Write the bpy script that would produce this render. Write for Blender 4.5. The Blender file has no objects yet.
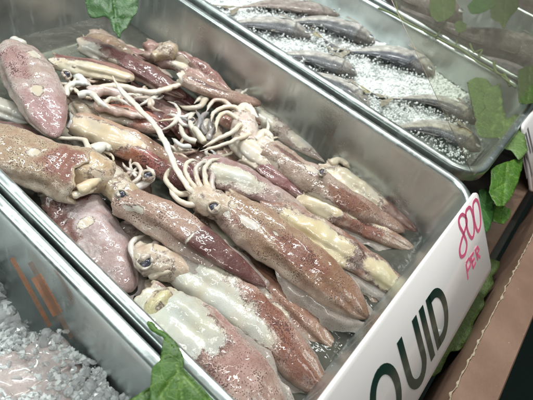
import bpy, bmesh, math, random
from mathutils import Vector, Matrix, noise
random.seed(7)
PI = math.pi
SC = 0.27                       # metres per layout unit (camera height above the tray rims = 1 unit)
COL = bpy.context.scene.collection

# ------------------------------------------------------------------ camera frame
FPX = 467.54
RX = Vector((0.74928478, 0.58809575, -0.30449255))
RY = Vector((0.61922446, -0.45913893, 0.63698705))
RZ = Vector((0.23480499, -0.66583394, -0.70818909))
def ray(px, py):
    d = Vector((px - 266.5, py - 200.0, FPX))
    return Vector((RX.dot(d), RY.dot(d), RZ.dot(d)))
def at(px, py, z=0.0):
    """point of the place seen at that spot of the photo, at height z (layout units above the rims)"""
    d = ray(px, py); t = (z - 1.0) / d.z
    return Vector((d.x * t, d.y * t, 1.0 + d.z * t)) * SC
FWD = Vector((RX.z, RY.z, RZ.z))
CAM = Vector((0, 0, SC))
def pxsize(p):                  # metres covered by one photo pixel at point p
    return (p - CAM).dot(FWD) / FPX

# ------------------------------------------------------------------ materials
def mat(name):
    m = bpy.data.materials.new(name); m.use_nodes = True
    nt = m.node_tree; nt.nodes.clear()
    out = nt.nodes.new('ShaderNodeOutputMaterial')
    return m, nt, out
class G:
    """small helper to write node graphs"""
    def __init__(s, nt): s.nt = nt
    def n(s, typ, **kw):
        nd = s.nt.nodes.new('ShaderNode' + typ)
        for k, v in kw.items():
            if k.startswith('_'): setattr(nd, k[1:], v)
            else:
                key = k.replace('__', ' ')
                nd.inputs[key].default_value = v
        return nd
    def l(s, a, b): s.nt.links.new(a, b)
    def math(s, op, a, b=None, clamp=False):
        nd = s.nt.nodes.new('ShaderNodeMath'); nd.operation = op; nd.use_clamp = clamp
        for i, v in enumerate((a, b)):
            if v is None: continue
            if isinstance(v, (int, float)): nd.inputs[i].default_value = v
            else: s.l(v, nd.inputs[i])
        return nd.outputs[0]
    def mix(s, f, a, b, mode='MIX'):
        nd = s.nt.nodes.new('ShaderNodeMix'); nd.data_type = 'RGBA'; nd.blend_type = mode
        for sock, v in ((nd.inputs[0], f), (nd.inputs[6], a), (nd.inputs[7], b)):
            if isinstance(v, (int, float)): sock.default_value = v
            elif isinstance(v, tuple): sock.default_value = (*v, 1) if len(v) == 3 else v
            else: s.l(v, sock)
        return nd.outputs[2]
    def step(s, v, lo, hi):
        nd = s.nt.nodes.new('ShaderNodeMapRange'); nd.interpolation_type = 'SMOOTHSTEP'
        s.l(v, nd.inputs['Value']); nd.inputs['From Min'].default_value = lo; nd.inputs['From Max'].default_value = hi
        return nd.outputs[0]
    def noise(s, vec, scale, detail=3, rough=.55):
        nd = s.n('TexNoise', Scale=scale, Detail=detail, Roughness=rough)
        s.l(vec, nd.inputs['Vector']); return nd.outputs[0]
    def attr(s, name):
        nd = s.nt.nodes.new('ShaderNodeAttribute'); nd.attribute_name = name; return nd
    def bump(s, h, strength, dist, normal=None):
        nd = s.n('Bump', Strength=strength, Distance=dist); s.l(h, nd.inputs['Height'])
        if normal is not None: s.l(normal, nd.inputs['Normal'])
        return nd.outputs[0]

def squid_material():
    m, nt, out = mat('squid_skin'); g = G(nt)
    tc = g.n('TexCoord'); oi = g.n('ObjectInfo')
    off = g.n('VectorMath', _operation='ADD'); g.l(tc.outputs['Object'], off.inputs[0])
    rnd = g.n('VectorMath', _operation='SCALE'); rnd.inputs[0].default_value = (3.1, 1.7, 2.3)
    g.l(oi.outputs['Random'], rnd.inputs['Scale']); g.l(rnd.outputs[0], off.inputs[1])
    V = off.outputs[0]
    peel = g.attr('peel').outputs['Fac']; spk = g.attr('spk').outputs['Fac']; tone = g.attr('tone').outputs['Color']
    n1 = g.noise(V, 90, 4, .65); n2 = g.noise(V, 420, 3, .6); n3 = g.noise(V, 1500, 2); nl = g.noise(V, 38, 3)
    p = g.math('ADD', peel, g.math('MULTIPLY', g.math('SUBTRACT', n1, .5), 1.5))
    p = g.math('ADD', p, g.math('MULTIPLY', g.math('SUBTRACT', n2, .5), .35))
    mask = g.math('MULTIPLY', g.step(p, .42, .66), g.math('ADD', .72, g.math('MULTIPLY', g.step(p, .5, 1.05), .28)))
    rim = g.math('MULTIPLY', g.step(p, .22, .46), g.math('SUBTRACT', 1.0, mask))
    # skin: mottled ground with dots of two sizes
    ground = g.mix(g.step(n1, .32, .7), g.mix(1.0, tone, (.72, .60, .56), 'MULTIPLY'), tone)
    ground = g.mix(g.math('MULTIPLY', g.step(nl, .52, .72), .30), ground, (.62, .52, .46))
    ground = g.mix(g.math('MULTIPLY', g.step(p, .08, .48), .55), ground, (.60, .52, .45))
    def dots(scale, thr, soft, nmod):
        v = g.n('TexVoronoi', Scale=scale); g.l(V, v.inputs['Vector'])
        t = g.math('MULTIPLY', g.math('ADD', g.math('MULTIPLY', g.step(nmod, .3, .72), .9), .25), spk)
        d = g.math('SUBTRACT', g.math('MULTIPLY', t, thr), v.outputs['Distance'])
        return g.step(d, 0.0, soft)
    d1 = dots(700, .47, .10, n1); d2 = dots(1500, .52, .14, nl)
    skin = g.mix(g.math('MULTIPLY', d2, .72), ground, (.17, .062, .048))
    skin = g.mix(g.math('MULTIPLY', d1, .88), skin, (.085, .030, .024))
    rim = g.math('MULTIPLY', rim, g.step(g.noise(V, 130, 4, .7), .44, .54)); skin = g.mix(g.math('MULTIPLY', rim, .85), skin, (.085, .030, .022))
    flesh = g.mix(g.step(nl, .35, .7), (.56, .485, .37), (.535, .515, .46))
    flesh = g.mix(g.math('MULTIPLY', g.step(n1, .50, .75), .45), flesh, (.50, .37, .32))
    fl = g.attr('flesh').outputs['Color']
    flesh = g.mix(1.0, flesh, fl, 'MULTIPLY'); flesh = g.mix(g.math('MULTIPLY', d2, .16), flesh, (.30, .15, .12))
    col = g.mix(mask, skin, flesh)
    bs = g.n('BsdfPrincipled', IOR=1.4)
    g.l(col, bs.inputs['Base Color'])
    bs.inputs['Subsurface Weight'].default_value = .14
    bs.inputs['Subsurface Radius'].default_value = (1.0, .65, .55)
    bs.inputs['Subsurface Scale'].default_value = .0022
    ro = g.math('ADD', g.math('MULTIPLY', n2, .3), .18); ro = g.math('ADD', ro, .12); g.l(ro, bs.inputs['Roughness'])
    bs.inputs['Coat Weight'].default_value = 1.0; bs.inputs['Coat Roughness'].default_value = .035; bs.inputs['Coat IOR'].default_value = 1.45
    h = g.math('ADD', g.math('MULTIPLY', n2, .30), g.math('MULTIPLY', n1, 1.0))
    h = g.math('SUBTRACT', h, g.math('MULTIPLY', mask, .22))
    h = g.math('ADD', h, g.math('MULTIPLY', n3, .12))
    h = g.math('MULTIPLY', h, g.math('SUBTRACT', 1.0, g.math('MULTIPLY', mask, .72)))
    nb = g.bump(h, .6, .002)
    g.l(nb, bs.inputs['Normal'])
    nc = g.bump(g.math('MULTIPLY', g.math('ADD', g.math('MULTIPLY', g.noise(V, 95, 2, .4), 1.0), g.math('MULTIPLY', g.noise(V, 240, 1, .3), .28)), g.math('SUBTRACT', 1.0, g.math('MULTIPLY', mask, .55))), .55, .0034)
    g.l(nc, bs.inputs['Coat Normal'])
    g.l(bs.outputs[0], out.inputs[0]); return m

def fin_material():
    m, nt, out = mat('thin_membrane'); g = G(nt)
    tc = g.n('TexCoord'); V = tc.outputs['Object']
    tone = g.attr('tone').outputs['Color']
    n1 = g.noise(V, 160, 3); v = g.n('TexVoronoi', Scale=620.0); g.l(V, v.inputs['Vector'])
    c = g.mix(.12, tone, (.58, .52, .46)); c = g.mix(g.math('MULTIPLY', g.math('SUBTRACT', 1.0, g.step(v.outputs['Distance'], .18, .3)), .5), c, (.16, .06, .05))
    bs = g.n('BsdfPrincipled', Roughness=.25, IOR=1.38); g.l(c, bs.inputs['Base Color'])
    bs.inputs['Subsurface Weight'].default_value = .2; bs.inputs['Subsurface Scale'].default_value = .002
    bs.inputs['Coat Weight'].default_value = .6; bs.inputs['Coat Roughness'].default_value = .08
    g.l(g.bump(n1, .5, .0012), bs.inputs['Normal'])
    tr = g.n('BsdfTransparent'); mx = g.n('MixShader', Fac=.42)
    g.l(bs.outputs[0], mx.inputs[1]); g.l(tr.outputs[0], mx.inputs[2]); g.l(mx.outputs[0], out.inputs[0]); return m

def simple(name, col, rough=.5, metal=0.0, nscale=60, namp=.15, bump=.2, bdist=.001, coat=0.0, spec=.5, sss=0.0, ior=1.45, croughness=.05):
    m, nt, out = mat(name); g = G(nt); tc = g.n('TexCoord'); V = tc.outputs['Object']
    n1 = g.noise(V, nscale, 4); n2 = g.noise(V, nscale * 6, 3)
    f = g.math('ADD', g.math('MULTIPLY', g.math('SUBTRACT', n1, .5), 2 * namp), g.math('MULTIPLY', g.math('SUBTRACT', n2, .5), namp))
    c = g.mix(g.math('ADD', f, .5, True), tuple(x * (1 - namp) for x in col), tuple(min(1, x * (1 + namp)) for x in col))
    bs = g.n('BsdfPrincipled', Roughness=rough, Metallic=metal, IOR=ior); g.l(c, bs.inputs['Base Color'])
    bs.inputs['Specular IOR Level'].default_value = spec
    bs.inputs['Coat Weight'].default_value = coat; bs.inputs['Coat Roughness'].default_value = croughness
    if sss: bs.inputs['Subsurface Weight'].default_value = sss; bs.inputs['Subsurface Scale'].default_value = .003
    if bump: g.l(g.bump(g.math('ADD', n1, g.math('MULTIPLY', n2, .5)), bump, bdist), bs.inputs['Normal'])
    g.l(bs.outputs[0], out.inputs[0]); return m

def steel_material():
    m, nt, out = mat('brushed_steel'); g = G(nt); tc = g.n('TexCoord')
    mp = g.n('Mapping'); g.l(tc.outputs['Object'], mp.inputs[0]); mp.inputs['Scale'].default_value = (6, 160, 160)
    br = g.noise(mp.outputs[0], 6, 4, .6)
    V = tc.outputs['Object']; sm = g.noise(V, 14, 4); sp = g.noise(V, 260, 2)
    c = g.mix(g.step(sm, .3, .75), (.51, .555, .545), (.67, .72, .71))
    c = g.mix(g.math('MULTIPLY', g.step(sp, .66, .73), .16), c, (.34, .33, .30))
    bs = g.n('BsdfPrincipled', Metallic=.93); g.l(c, bs.inputs['Base Color'])
    r = g.math('ADD', g.math('MULTIPLY', sm, .22), g.math('MULTIPLY', br, .10)); dm = g.n('Mapping'); g.l(V, dm.inputs[0]); dm.inputs['Scale'].default_value = (55, 55, 7); dr = g.noise(dm.outputs[0], 1.6, 4, .65)
    r = g.math('ADD', r, g.math('MULTIPLY', g.step(dr, .52, .66), .16)); r = g.math('ADD', r, g.math('MULTIPLY', g.step(sp, .63, .72), .08)); g.l(g.math('ADD', r, .14), bs.inputs['Roughness'])
    g.l(g.bump(g.math('ADD', br, g.math('MULTIPLY', sm, 2.0)), .05, .0006), bs.inputs['Normal'])
    g.l(bs.outputs[0], out.inputs[0]); return m

def film_material(name, tint, milk, milkcol, rough=.02, ior=1.33, nscale=40, bump=.1, bdist=.002, graze=.9):
    """clear sheet or still water: lets light straight through, mirrors by Fresnel, with a little milky matter in it"""
    m, nt, out = mat(name); g = G(nt); tc = g.n('TexCoord'); V = tc.outputs['Object']
    n1 = g.noise(V, nscale, 3)
    nb = g.bump(n1, bump, bdist)
    tr = g.n('BsdfTransparent', Color=(*tint, 1)); gl = g.n('BsdfGlossy', Roughness=rough); df = g.n('BsdfDiffuse', Color=(*milkcol, 1))
    g.l(nb, gl.inputs['Normal'])
    lw = g.n('LayerWeight', Blend=.5); g.l(nb, lw.inputs['Normal']); f0 = ((ior - 1) / (ior + 1)) ** 2
    frv = g.math('ADD', g.math('MULTIPLY', g.math('POWER', lw.outputs['Facing'], 5.0), graze - f0), f0)
    m1 = g.n('MixShader'); 
    n2 = g.noise(V, nscale * .5, 5, .65)
    g.l(g.math('MULTIPLY', g.math('ADD', n2, .1), milk * 1.6), m1.inputs[0]); g.l(tr.outputs[0], m1.inputs[1]); g.l(df.outputs[0], m1.inputs[2])
    m2 = g.n('MixShader'); g.l(frv, m2.inputs[0]); g.l(m1.outputs[0], m2.inputs[1]); g.l(gl.outputs[0], m2.inputs[2])
    g.l(m2.outputs[0], out.inputs[0]); return m

def ice_material(name, col, trans, rough, bdist=.0012, scale=500, coat=.5):
    m, nt, out = mat(name); g = G(nt); tc = g.n('TexCoord'); V = tc.outputs['Object']
    n1 = g.noise(V, scale, 3); n2 = g.noise(V, scale * .12, 3)
    bs = g.n('BsdfPrincipled', Roughness=rough, IOR=1.31)
    g.l(g.mix(n2, tuple(x * .85 for x in col), col), bs.inputs['Base Color'])
    bs.inputs['Transmission Weight'].default_value = trans
    bs.inputs['Coat Weight'].default_value = coat; bs.inputs['Coat Roughness'].default_value = .08
    g.l(g.bump(n1, .6, bdist), bs.inputs['Normal'])
    g.l(bs.outputs[0], out.inputs[0]); return m

def leaf_material(name, base, light):
    m, nt, out = mat(name); g = G(nt); tc = g.n('TexCoord'); V = tc.outputs['Object']
    v = g.n('TexVoronoi', _feature='DISTANCE_TO_EDGE', Scale=140.0); 
    dv = g.n('VectorMath', _operation='ADD'); nz = g.n('TexNoise', Scale=90.0); g.l(V, nz.inputs['Vector'])
    sc_ = g.n('VectorMath', _operation='SCALE'); sc_.inputs['Scale'].default_value = .006; g.l(nz.outputs['Color'], sc_.inputs[0])
    g.l(V, dv.inputs[0]); g.l(sc_.outputs[0], dv.inputs[1]); g.l(dv.outputs[0], v.inputs['Vector'])
    v2 = g.n('TexVoronoi', _feature='DISTANCE_TO_EDGE', Scale=480.0); g.l(dv.outputs[0], v2.inputs['Vector'])
    vein = g.math('SUBTRACT', 1.0, g.step(v.outputs['Distance'], .0, .055))
    vein2 = g.math('SUBTRACT', 1.0, g.step(v2.outputs['Distance'], .0, .10))
    mid = g.attr('vein').outputs['Fac']
    n1 = g.noise(V, 45, 3)
    c = g.mix(g.step(n1, .3, .7), tuple(x * .7 for x in base), base)
    k = g.math('MAXIMUM', g.math('MAXIMUM', g.math('MULTIPLY', vein, .5), g.math('MULTIPLY', vein2, .18)), g.math('MULTIPLY', mid, .8))
    c = g.mix(k, c, light)
    bs = g.n('BsdfPrincipled', Roughness=.42); g.l(c, bs.inputs['Base Color'])
    g.l(g.bump(g.math('SUBTRACT', g.noise(V, 300, 2), k), .35, .0008), bs.inputs['Normal'])
    tl = g.n('BsdfTranslucent'); g.l(g.mix(.5, c, light), tl.inputs[0]); mx = g.n('MixShader', Fac=.22)
    g.l(bs.outputs[0], mx.inputs[1]); g.l(tl.outputs[0], mx.inputs[2]); g.l(mx.outputs[0], out.inputs[0]); return m

def fish_material():
    m, nt, out = mat('fish_skin'); g = G(nt); tc = g.n('TexCoord'); V = tc.outputs['Object']
    tone = g.attr('tone').outputs['Color']
    n1 = g.noise(V, 120, 4); n2 = g.noise(V, 700, 3); v = g.n('TexVoronoi', Scale=900.0); g.l(V, v.inputs['Vector'])
    c = g.mix(g.step(n1, .3, .75), g.mix(1.0, tone, (.5, .47, .46), 'MULTIPLY'), tone); c = g.mix(g.math('MULTIPLY', g.step(n2, .5, .75), .35), c, (.5, .47, .42))
    c = g.mix(g.math('MULTIPLY', g.step(v.outputs['Distance'], .3, .7), .25), c, (.05, .05, .06))
    bs = g.n('BsdfPrincipled', Metallic=.12); g.l(c, bs.inputs['Base Color'])
    g.l(g.math('ADD', g.math('MULTIPLY', n2, .3), .22), bs.inputs['Roughness'])
    bs.inputs['Coat Weight'].default_value = .22; bs.inputs['Coat Roughness'].default_value = .15
    g.l(g.bump(g.math('ADD', n2, n1), .8, .0016), bs.inputs['Normal'])
    g.l(bs.outputs[0], out.inputs[0]); return m

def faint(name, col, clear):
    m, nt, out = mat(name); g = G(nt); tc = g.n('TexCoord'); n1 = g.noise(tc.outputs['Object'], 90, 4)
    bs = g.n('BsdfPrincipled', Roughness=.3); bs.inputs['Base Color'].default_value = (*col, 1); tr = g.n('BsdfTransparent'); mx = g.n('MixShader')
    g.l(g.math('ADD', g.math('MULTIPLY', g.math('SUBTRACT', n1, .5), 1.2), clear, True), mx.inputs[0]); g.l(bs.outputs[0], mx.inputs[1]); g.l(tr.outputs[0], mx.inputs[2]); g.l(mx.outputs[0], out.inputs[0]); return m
M = dict(
    skin=squid_material(), fin=fin_material(), steel=steel_material(), fish=fish_material(),
    eye=simple('cloudy_eye', (.17, .165, .20), .15, nscale=230, namp=.9, bump=.3, coat=1.0, sss=.1),
    pupil=simple('dark_pupil', (.07, .07, .10), .12, nscale=240, namp=.8, bump=.2, coat=1.0),
    fisheye=simple('fish_eye_silver', (.45, .46, .44), .15, nscale=300, namp=.2, bump=0, coat=1.0),
    water=film_material('meltwater', (.40, .40, .355), .55, (.125, .12, .10), .06, 1.33, 45, .35, .006),
    glass=film_material('dusty_glass', (.94, .95, .91), .06, (.62, .55, .47), .03, 1.5, 12, .02, .001, .24),
    ice=ice_material('crushed_ice', (.87, .90, .89), .15, .42, coat=.1), lump=ice_material('clear_ice', (.98, .99, .99), .62, .07, .0016, 140, .7),
    bed=ice_material('ice_bed', (.80, .83, .82), 0.0, .45, .006, 300, .1),
    sign=simple('white_acrylic', (.83, .79, .78), .22, nscale=26, namp=.045, bump=.03, coat=.7, sss=.05, ior=1.5),
    ink=simple('green_lettering', (.008, .040, .030), .2, nscale=60, namp=.1, bump=0, coat=.8, ior=1.5, croughness=.11),
    pink=simple('pink_marker', (.80, .15, .28), .35, nscale=400, namp=.25, bump=0),
    grey_ink=simple('grey_lettering', (.16, .15, .16), .35, nscale=200, namp=.1, bump=0),
    leaf=leaf_material('leaf_green', (.055, .15, .014), (.20, .32, .055)),
    leafdark=leaf_material('leaf_dark_green', (.035, .12, .022), (.11, .23, .06)),
    leafolive=leaf_material('leaf_olive', (.055, .10, .022), (.14, .20, .06)),
    leafhazed=leaf_material('leaf_haze_green', (.12, .21, .06), (.30, .40, .15)),  # green paled to carry the haze of the glass
    stem=simple('vine_stem', (.11, .15, .05), .5, nscale=200),
    fillet=simple('pale_fillet', (.50, .42, .40), .25, nscale=55, namp=.38, bump=.5, bdist=.002, coat=.6, sss=.2),
    rubber=simple('black_gap_seal', (.012, .012, .012), .6, nscale=80, namp=.4),
    counter=simple('dark_counter', (.05, .048, .042), .6, nscale=30, namp=.4),
    ground=simple('dark_green_ground', (.012, .026, .02), .7, nscale=120, namp=.5),
    orange=faint('orange_reflection', (.62, .26, .12), .58),  # orange reflection in the tray wall, put into a see-through colour
    brownstrip=faint('brown_reflection', (.30, .18, .13), .68),  # brown reflection in the same wall, painted likewise
    moss=simple('wet_green_scrap', (.055, .085, .018), .4, nscale=180, namp=.5, bump=.6, bdist=.003),
)
def bar_material():
    m, nt, out = mat('brown_painted_metal'); g = G(nt); tc = g.n('TexCoord'); V = tc.outputs['Object']
    n1 = g.noise(V, 18, 4); sp = g.noise(V, 330, 3, .6); n2 = g.noise(V, 500, 3)
    c = g.mix(g.step(n1, .3, .7), (.17, .098, .068), (.235, .145, .105))
    chip = g.step(sp, .74, .755)
    c = g.mix(chip, c, (.70, .62, .50))
    c = g.mix(g.math('MULTIPLY', g.step(n2, .62, .72), .2), c, (.15, .085, .06))
    bs = g.n('BsdfPrincipled', Roughness=.38); g.l(c, bs.inputs['Base Color'])
    g.l(g.bump(g.math('ADD', n2, g.math('MULTIPLY', chip, 2.0)), .25, .0006), bs.inputs['Normal'])
    g.l(bs.outputs[0], out.inputs[0]); return m
M['bar'] = bar_material()
M['cream'] = simple('flaked_cream_edge', (.33, .27, .19), .6, nscale=160, namp=.35, bump=.7, bdist=.002)

# ------------------------------------------------------------------ mesh building
class MB:
    def __init__(s): s.v = []; s.f = []; s.mi = []; s.a = {}; s.mats = []
    def m(s, material):
        if material not in s.mats: s.mats.append(material)
        return s.mats.index(material)
    def vert(s, p, **at_):
        s.v.append(Vector(p)); i = len(s.v) - 1
        for k, x in at_.items(): s.a.setdefault(k, {})[i] = x
        return i
    def face(s, ids, mi=0): s.f.append(tuple(ids)); s.mi.append(mi)
    def loft(s, rings, mi=0, closed=True, cap0=False, cap1=False):
        for r0, r1 in zip(rings[:-1], rings[1:]):
            n = len(r0)
            for k in range(n if closed else n - 1):
                s.face((r0[k], r0[(k + 1) % n], r1[(k + 1) % n], r1[k]), mi)
        if cap0: s.face(list(reversed(rings[0])), mi)
        if cap1: s.face(rings[-1], mi)
    def tube(s, pts, radii, mi=0, n=10, flat=1.0, up=None, ripple=0.0, **at_):
        m = len(pts); rings = []
        N = None
        for i, p in enumerate(pts):
            T = (pts[min(i + 1, m - 1)] - pts[max(i - 1, 0)]).normalized()
            if N is None:
                u = up or Vector((0, 0, 1)); N = u - T * u.dot(T)
                if N.length < 1e-4: N = Vector((1, 0, 0)) - T * T.x
            else: N = N - T * N.dot(T)
            N.normalize(); B = T.cross(N)
            r = radii[i] * (1 + ripple * math.sin(i * 2.4))
            rings.append([s.vert(p + N * (math.cos(a) * r * flat) + B * (math.sin(a) * r), **at_)
                          for a in (2 * PI * k / n for k in range(n))])
        s.loft(rings, mi, True, True, True)
    def build(s, name, origin=None, parent=None, smooth=True, mats=None):
        o0 = origin or Vector((0, 0, 0))
        me = bpy.data.meshes.new(name)
        me.from_pydata([tuple(p - o0) for p in s.v], [], s.f)
        for mm in (mats or s.mats): me.materials.append(mm)
        me.polygons.foreach_set('material_index', s.mi)
        if smooth: me.polygons.foreach_set('use_smooth', [True] * len(s.f))
        for k, d in s.a.items():
            ex = next(iter(d.values()))
            if isinstance(ex, (int, float)):
                at_ = me.attributes.new(k, 'FLOAT', 'POINT')
                at_.data.foreach_set('value', [d.get(i, 0.0) for i in range(len(s.v))])
            else:
                at_ = me.attributes.new(k, 'FLOAT_COLOR', 'POINT')
                flat = []
                for i in range(len(s.v)): flat += [*d.get(i, (1, 1, 1)), 1.0]
                at_.data.foreach_set('color', flat)
        me.update()
        bm = bmesh.new(); bm.from_mesh(me); bmesh.ops.recalc_face_normals(bm, faces=bm.faces); bm.to_mesh(me); bm.free()
        o = bpy.data.objects.new(name, me); COL.objects.link(o); o.location = o0
        if parent:
            o.parent = parent; o.location = o0 - parent_world(parent)
        return o
def parent_world(o):
    w = Vector(o.location)
    while o.parent: o = o.parent; w += Vector(o.location)
    return w
def tag(o, label=None, cat=None, group=None, kind=None):
    if label: o['label'] = label
    if cat: o['category'] = cat
    if group: o['group'] = group
    if kind: o['kind'] = kind
    return o
def empty(name, loc, label, cat, group=None):
    o = bpy.data.objects.new(name, None); COL.objects.link(o); o.location = loc; o.empty_display_size = .02
    return tag(o, label, cat, group)
def spline(P, n):
    """Catmull-Rom through the points"""
    out = []
    for i in range(n + 1):
        t = i / n * (len(P) - 1); k = min(int(t), len(P) - 2); u = t - k
        p0 = P[k - 1] if k else P[0] * 2 - P[1]; p1, p2 = P[k], P[k + 1]
        p3 = P[k + 2] if k + 2 < len(P) else P[-1] * 2 - P[-2]
        out.append(.5 * ((2 * p1) + (p2 - p0) * u + (2 * p0 - 5 * p1 + 4 * p2 - p3) * u * u + (3 * p1 - p0 - 3 * p2 + p3) * u ** 3))
    return out
def lerp(a, b, t): return tuple(x + (y - x) * t for x, y in zip(a, b))
def sm(x, a, b):
    t = max(0, min(1, (x - a) / (b - a))); return t * t * (3 - 2 * t)

# ------------------------------------------------------------------ squid
TAN = (.46, .325, .22); BROWN = (.30, .145, .085); PINK = (.455, .35, .285); LAV = (.53, .43, .40)
MAROON = (.13, .040, .040); ROSE = (.34, .165, .145); CREAM = (.70, .60, .46); WHITE = (.72, .70, .64); RUST = (.30, .115, .07)
INK = (.07, .075, .11); OLIVE = (.50, .42, .28)
DEF_FL = (1, 1, 1)

HWK = 1.06
def mauve(c):
    L = .3 * c[0] + .55 * c[1] + .15 * c[2]
    return tuple(f_ * (x * .88 + L * k * .12) for x, k, f_ in zip(c, (1.10, .97, .97), (.90, .94, .93)))
def tangle(cx, cy, z, n, size, seed, cols=None, w=3.0):
    """a handful of limp arms flopping outwards from a mouth at (cx, cy)"""
    r_ = random.Random(seed); out = []
    for k in range(n):
        a = 2 * PI * (k + r_.random() * .7) / n; L = size * r_.uniform(.6, 1.25); turn = r_.choice((-1, 1)) * r_.uniform(.05, .45); path = []
        x, y = cx, cy
        for j in range(5):
            path.append((x, y, z + (.02, .03, .024, .012, .0)[j] * r_.uniform(.6, 1.2)))
            x += math.cos(a) * L / 4; y += math.sin(a) * L / 4 * .75; a += turn * (1 + .5 * j)
        out.append((path, w * r_.uniform(.75, 1.2), w * r_.uniform(.3, .55), r_.choice(cols or (CREAM, WHITE, WHITE, (.58, .50, .43), (.60, .54, .46), (.36, .24, .19)))))
    return out
def squid(label, pts, hw, tone=TAN, tone2=None, split=(.6, .9), peels=(), darks=(), spk=.8, flesh=DEF_FL, flat=.8, collar=.86,
          tip=(3.2, .75), fins=.0, finspan=(.5, 1.0), head=None, headtone=CREAM, headhw=None, arms=(), armtone=CREAM, eyes=(), wob=.07, basepeel=-.35):
    """pts: (photo x, photo y, height) from the mantle's open collar to its tip"""
    rs = random.Random(label)
    tone = mauve(tone); tone2 = mauve(tone2) if tone2 else None; darks = [(*d[:4], mauve(d[4])) for d in darks]
    P = [at(*p) for p in pts]
    NT, NA = 84, 52
    C = spline(P, NT); hw *= HWK
    mid = C[NT // 2]; R0 = hw * pxsize(mid)
    tip = (tip[0] * 1.35, tip[1] * .74)
    mb = MB(); mi = mb.m(M['skin']); mf = mb.m(M['fin'])
    seed = Vector((rs.uniform(-50, 50), rs.uniform(-50, 50), rs.uniform(-50, 50)))
    rings = []; frames = []; flat *= .84
    creases = [(rs.uniform(-1.5, 1.5), rs.uniform(.18, .4), rs.uniform(.05, .16), rs.uniform(-1.2, 1.2)) for _ in range(4)]
    folds = [(rs.uniform(.05, .9), rs.uniform(.02, .05), rs.uniform(-.10, .07), rs.uniform(-.5, .5)) for _ in range(5)]
    wob = wob * 1.25 + .02; palec = lerp((.60, .54, .47), tone, .25)
    for i, c in enumerate(C):
        t = i / NT
        T = (C[min(i + 1, NT)] - C[max(i - 1, 0)]).normalized()
        U = Vector((0, 0, 1)); U = (U - T * U.dot(T)).normalized(); W = T.cross(U)
        Vw = (CAM - c); Vw = (Vw - T * Vw.dot(T)).normalized(); Bv = T.cross(Vw)
        r = R0 * (collar + (1 - collar) * sm(t, 0, .3)) * max(.0, 1 - t ** tip[0]) ** tip[1]
        r = max(r, R0 * .03)
        frames.append((c, T, U, W, r))
        ring = []
        for k in range(NA):
            b = 2 * PI * k / NA
            d = W * math.sin(b) + U * (math.cos(b) * (flat if math.cos(b) > 0 else flat * .8))
            q = c + d * r
            nz = noise.noise(q * 28 + seed) * (wob + .05) + noise.noise(q * 60 + seed) * wob * 1.2 + noise.noise(q * 120 + seed) * wob * .5
            # lengthwise soft folds and cross wrinkles
            nz += .02 * math.sin(b * 5 + t * 4 + seed.x) + .012 * math.sin(t * 70 + 3 * noise.noise(q * 60)) * (1 - t)
            for (b0, bw, dp, tw) in creases:
                e = (b - b0 - tw * t + PI) % (2 * PI) - PI; nz -= dp * math.exp(-(e / bw) ** 2) * sm(t, .0, .2)
            for (t0, tw, dp, sl) in folds:
                nz += dp * math.exp(-((t - t0 - sl * .1 * math.sin(b)) / tw) ** 2) * max(0, math.cos(b - sl * 2)) * .8
            q = c + d * r * (1 + nz)
            q += T * (noise.noise(Vector((math.cos(b) * 1.6, math.sin(b) * 1.6, seed.z))) * .42 + noise.noise(Vector((math.cos(b) * 4, math.sin(b) * 4, seed.y))) * .16) * R0 * max(0, 1 - t * 5)
            a = math.degrees(math.atan2((q - c).dot(Bv), (q - c).dot(Vw)))
            pv = basepeel
            for (t0, a0, rt, ra) in peels:
                dd = ((t - t0) / rt) ** 2 + ((a - a0) / ra) ** 2
                pv = max(pv, 1 - .5 * dd if dd < 4 else -1)
            tn = lerp(tone, tone2, sm(t + .12 * noise.noise(q * 70 + seed), *split)) if tone2 else tone
            sp_ = spk
            for (t0, a0, rt, ra, dc) in darks:
                dd = ((t - t0) / rt) ** 2 + ((a - a0) / ra) ** 2 + .9 * noise.noise(q * 110 + seed)
                kk = sm(dd, .75, 1.3); tn = lerp(dc, tn, .10 + .90 * kk); sp_ = max(sp_, 1.25 - (1.25 - spk) * kk)
            pale = sm(-math.cos(b + .25 * math.sin(seed.x)) + .9 * noise.noise(q * 55 + seed), -.55, .35)
            tn = lerp(tn, palec, .72 * pale); sp_ *= 1 - .45 * pale
            ring.append(mb.vert(q, peel=pv, tone=tn, spk=sp_, flesh=flesh))
        rings.append(ring)
    # rolled collar lip and the dark inside of the mantle
    c, T, U, W, r = frames[0]
    inner = []
    for dt, k in ((-.010, .97), (-.012, .90), (.0, .82), (.25, .74)):
        ring = []
        for j in range(NA):
            b = 2 * PI * j / NA
            d = W * math.sin(b) + U * (math.cos(b) * (flat if math.cos(b) > 0 else flat * .8))
            e0 = mb.v[rings[0][j]]; ring.append(mb.vert(e0 + T * (dt * R0 * 6 * (1 if dt < 0 else .6)) + (c - e0) * (1 - k), peel=1.0, tone=CREAM, spk=0.0, flesh=(.95, .86, .78)))
        inner.append(ring)
    mb.loft(list(reversed(inner)) + rings, mi, True, True, True)
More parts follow.
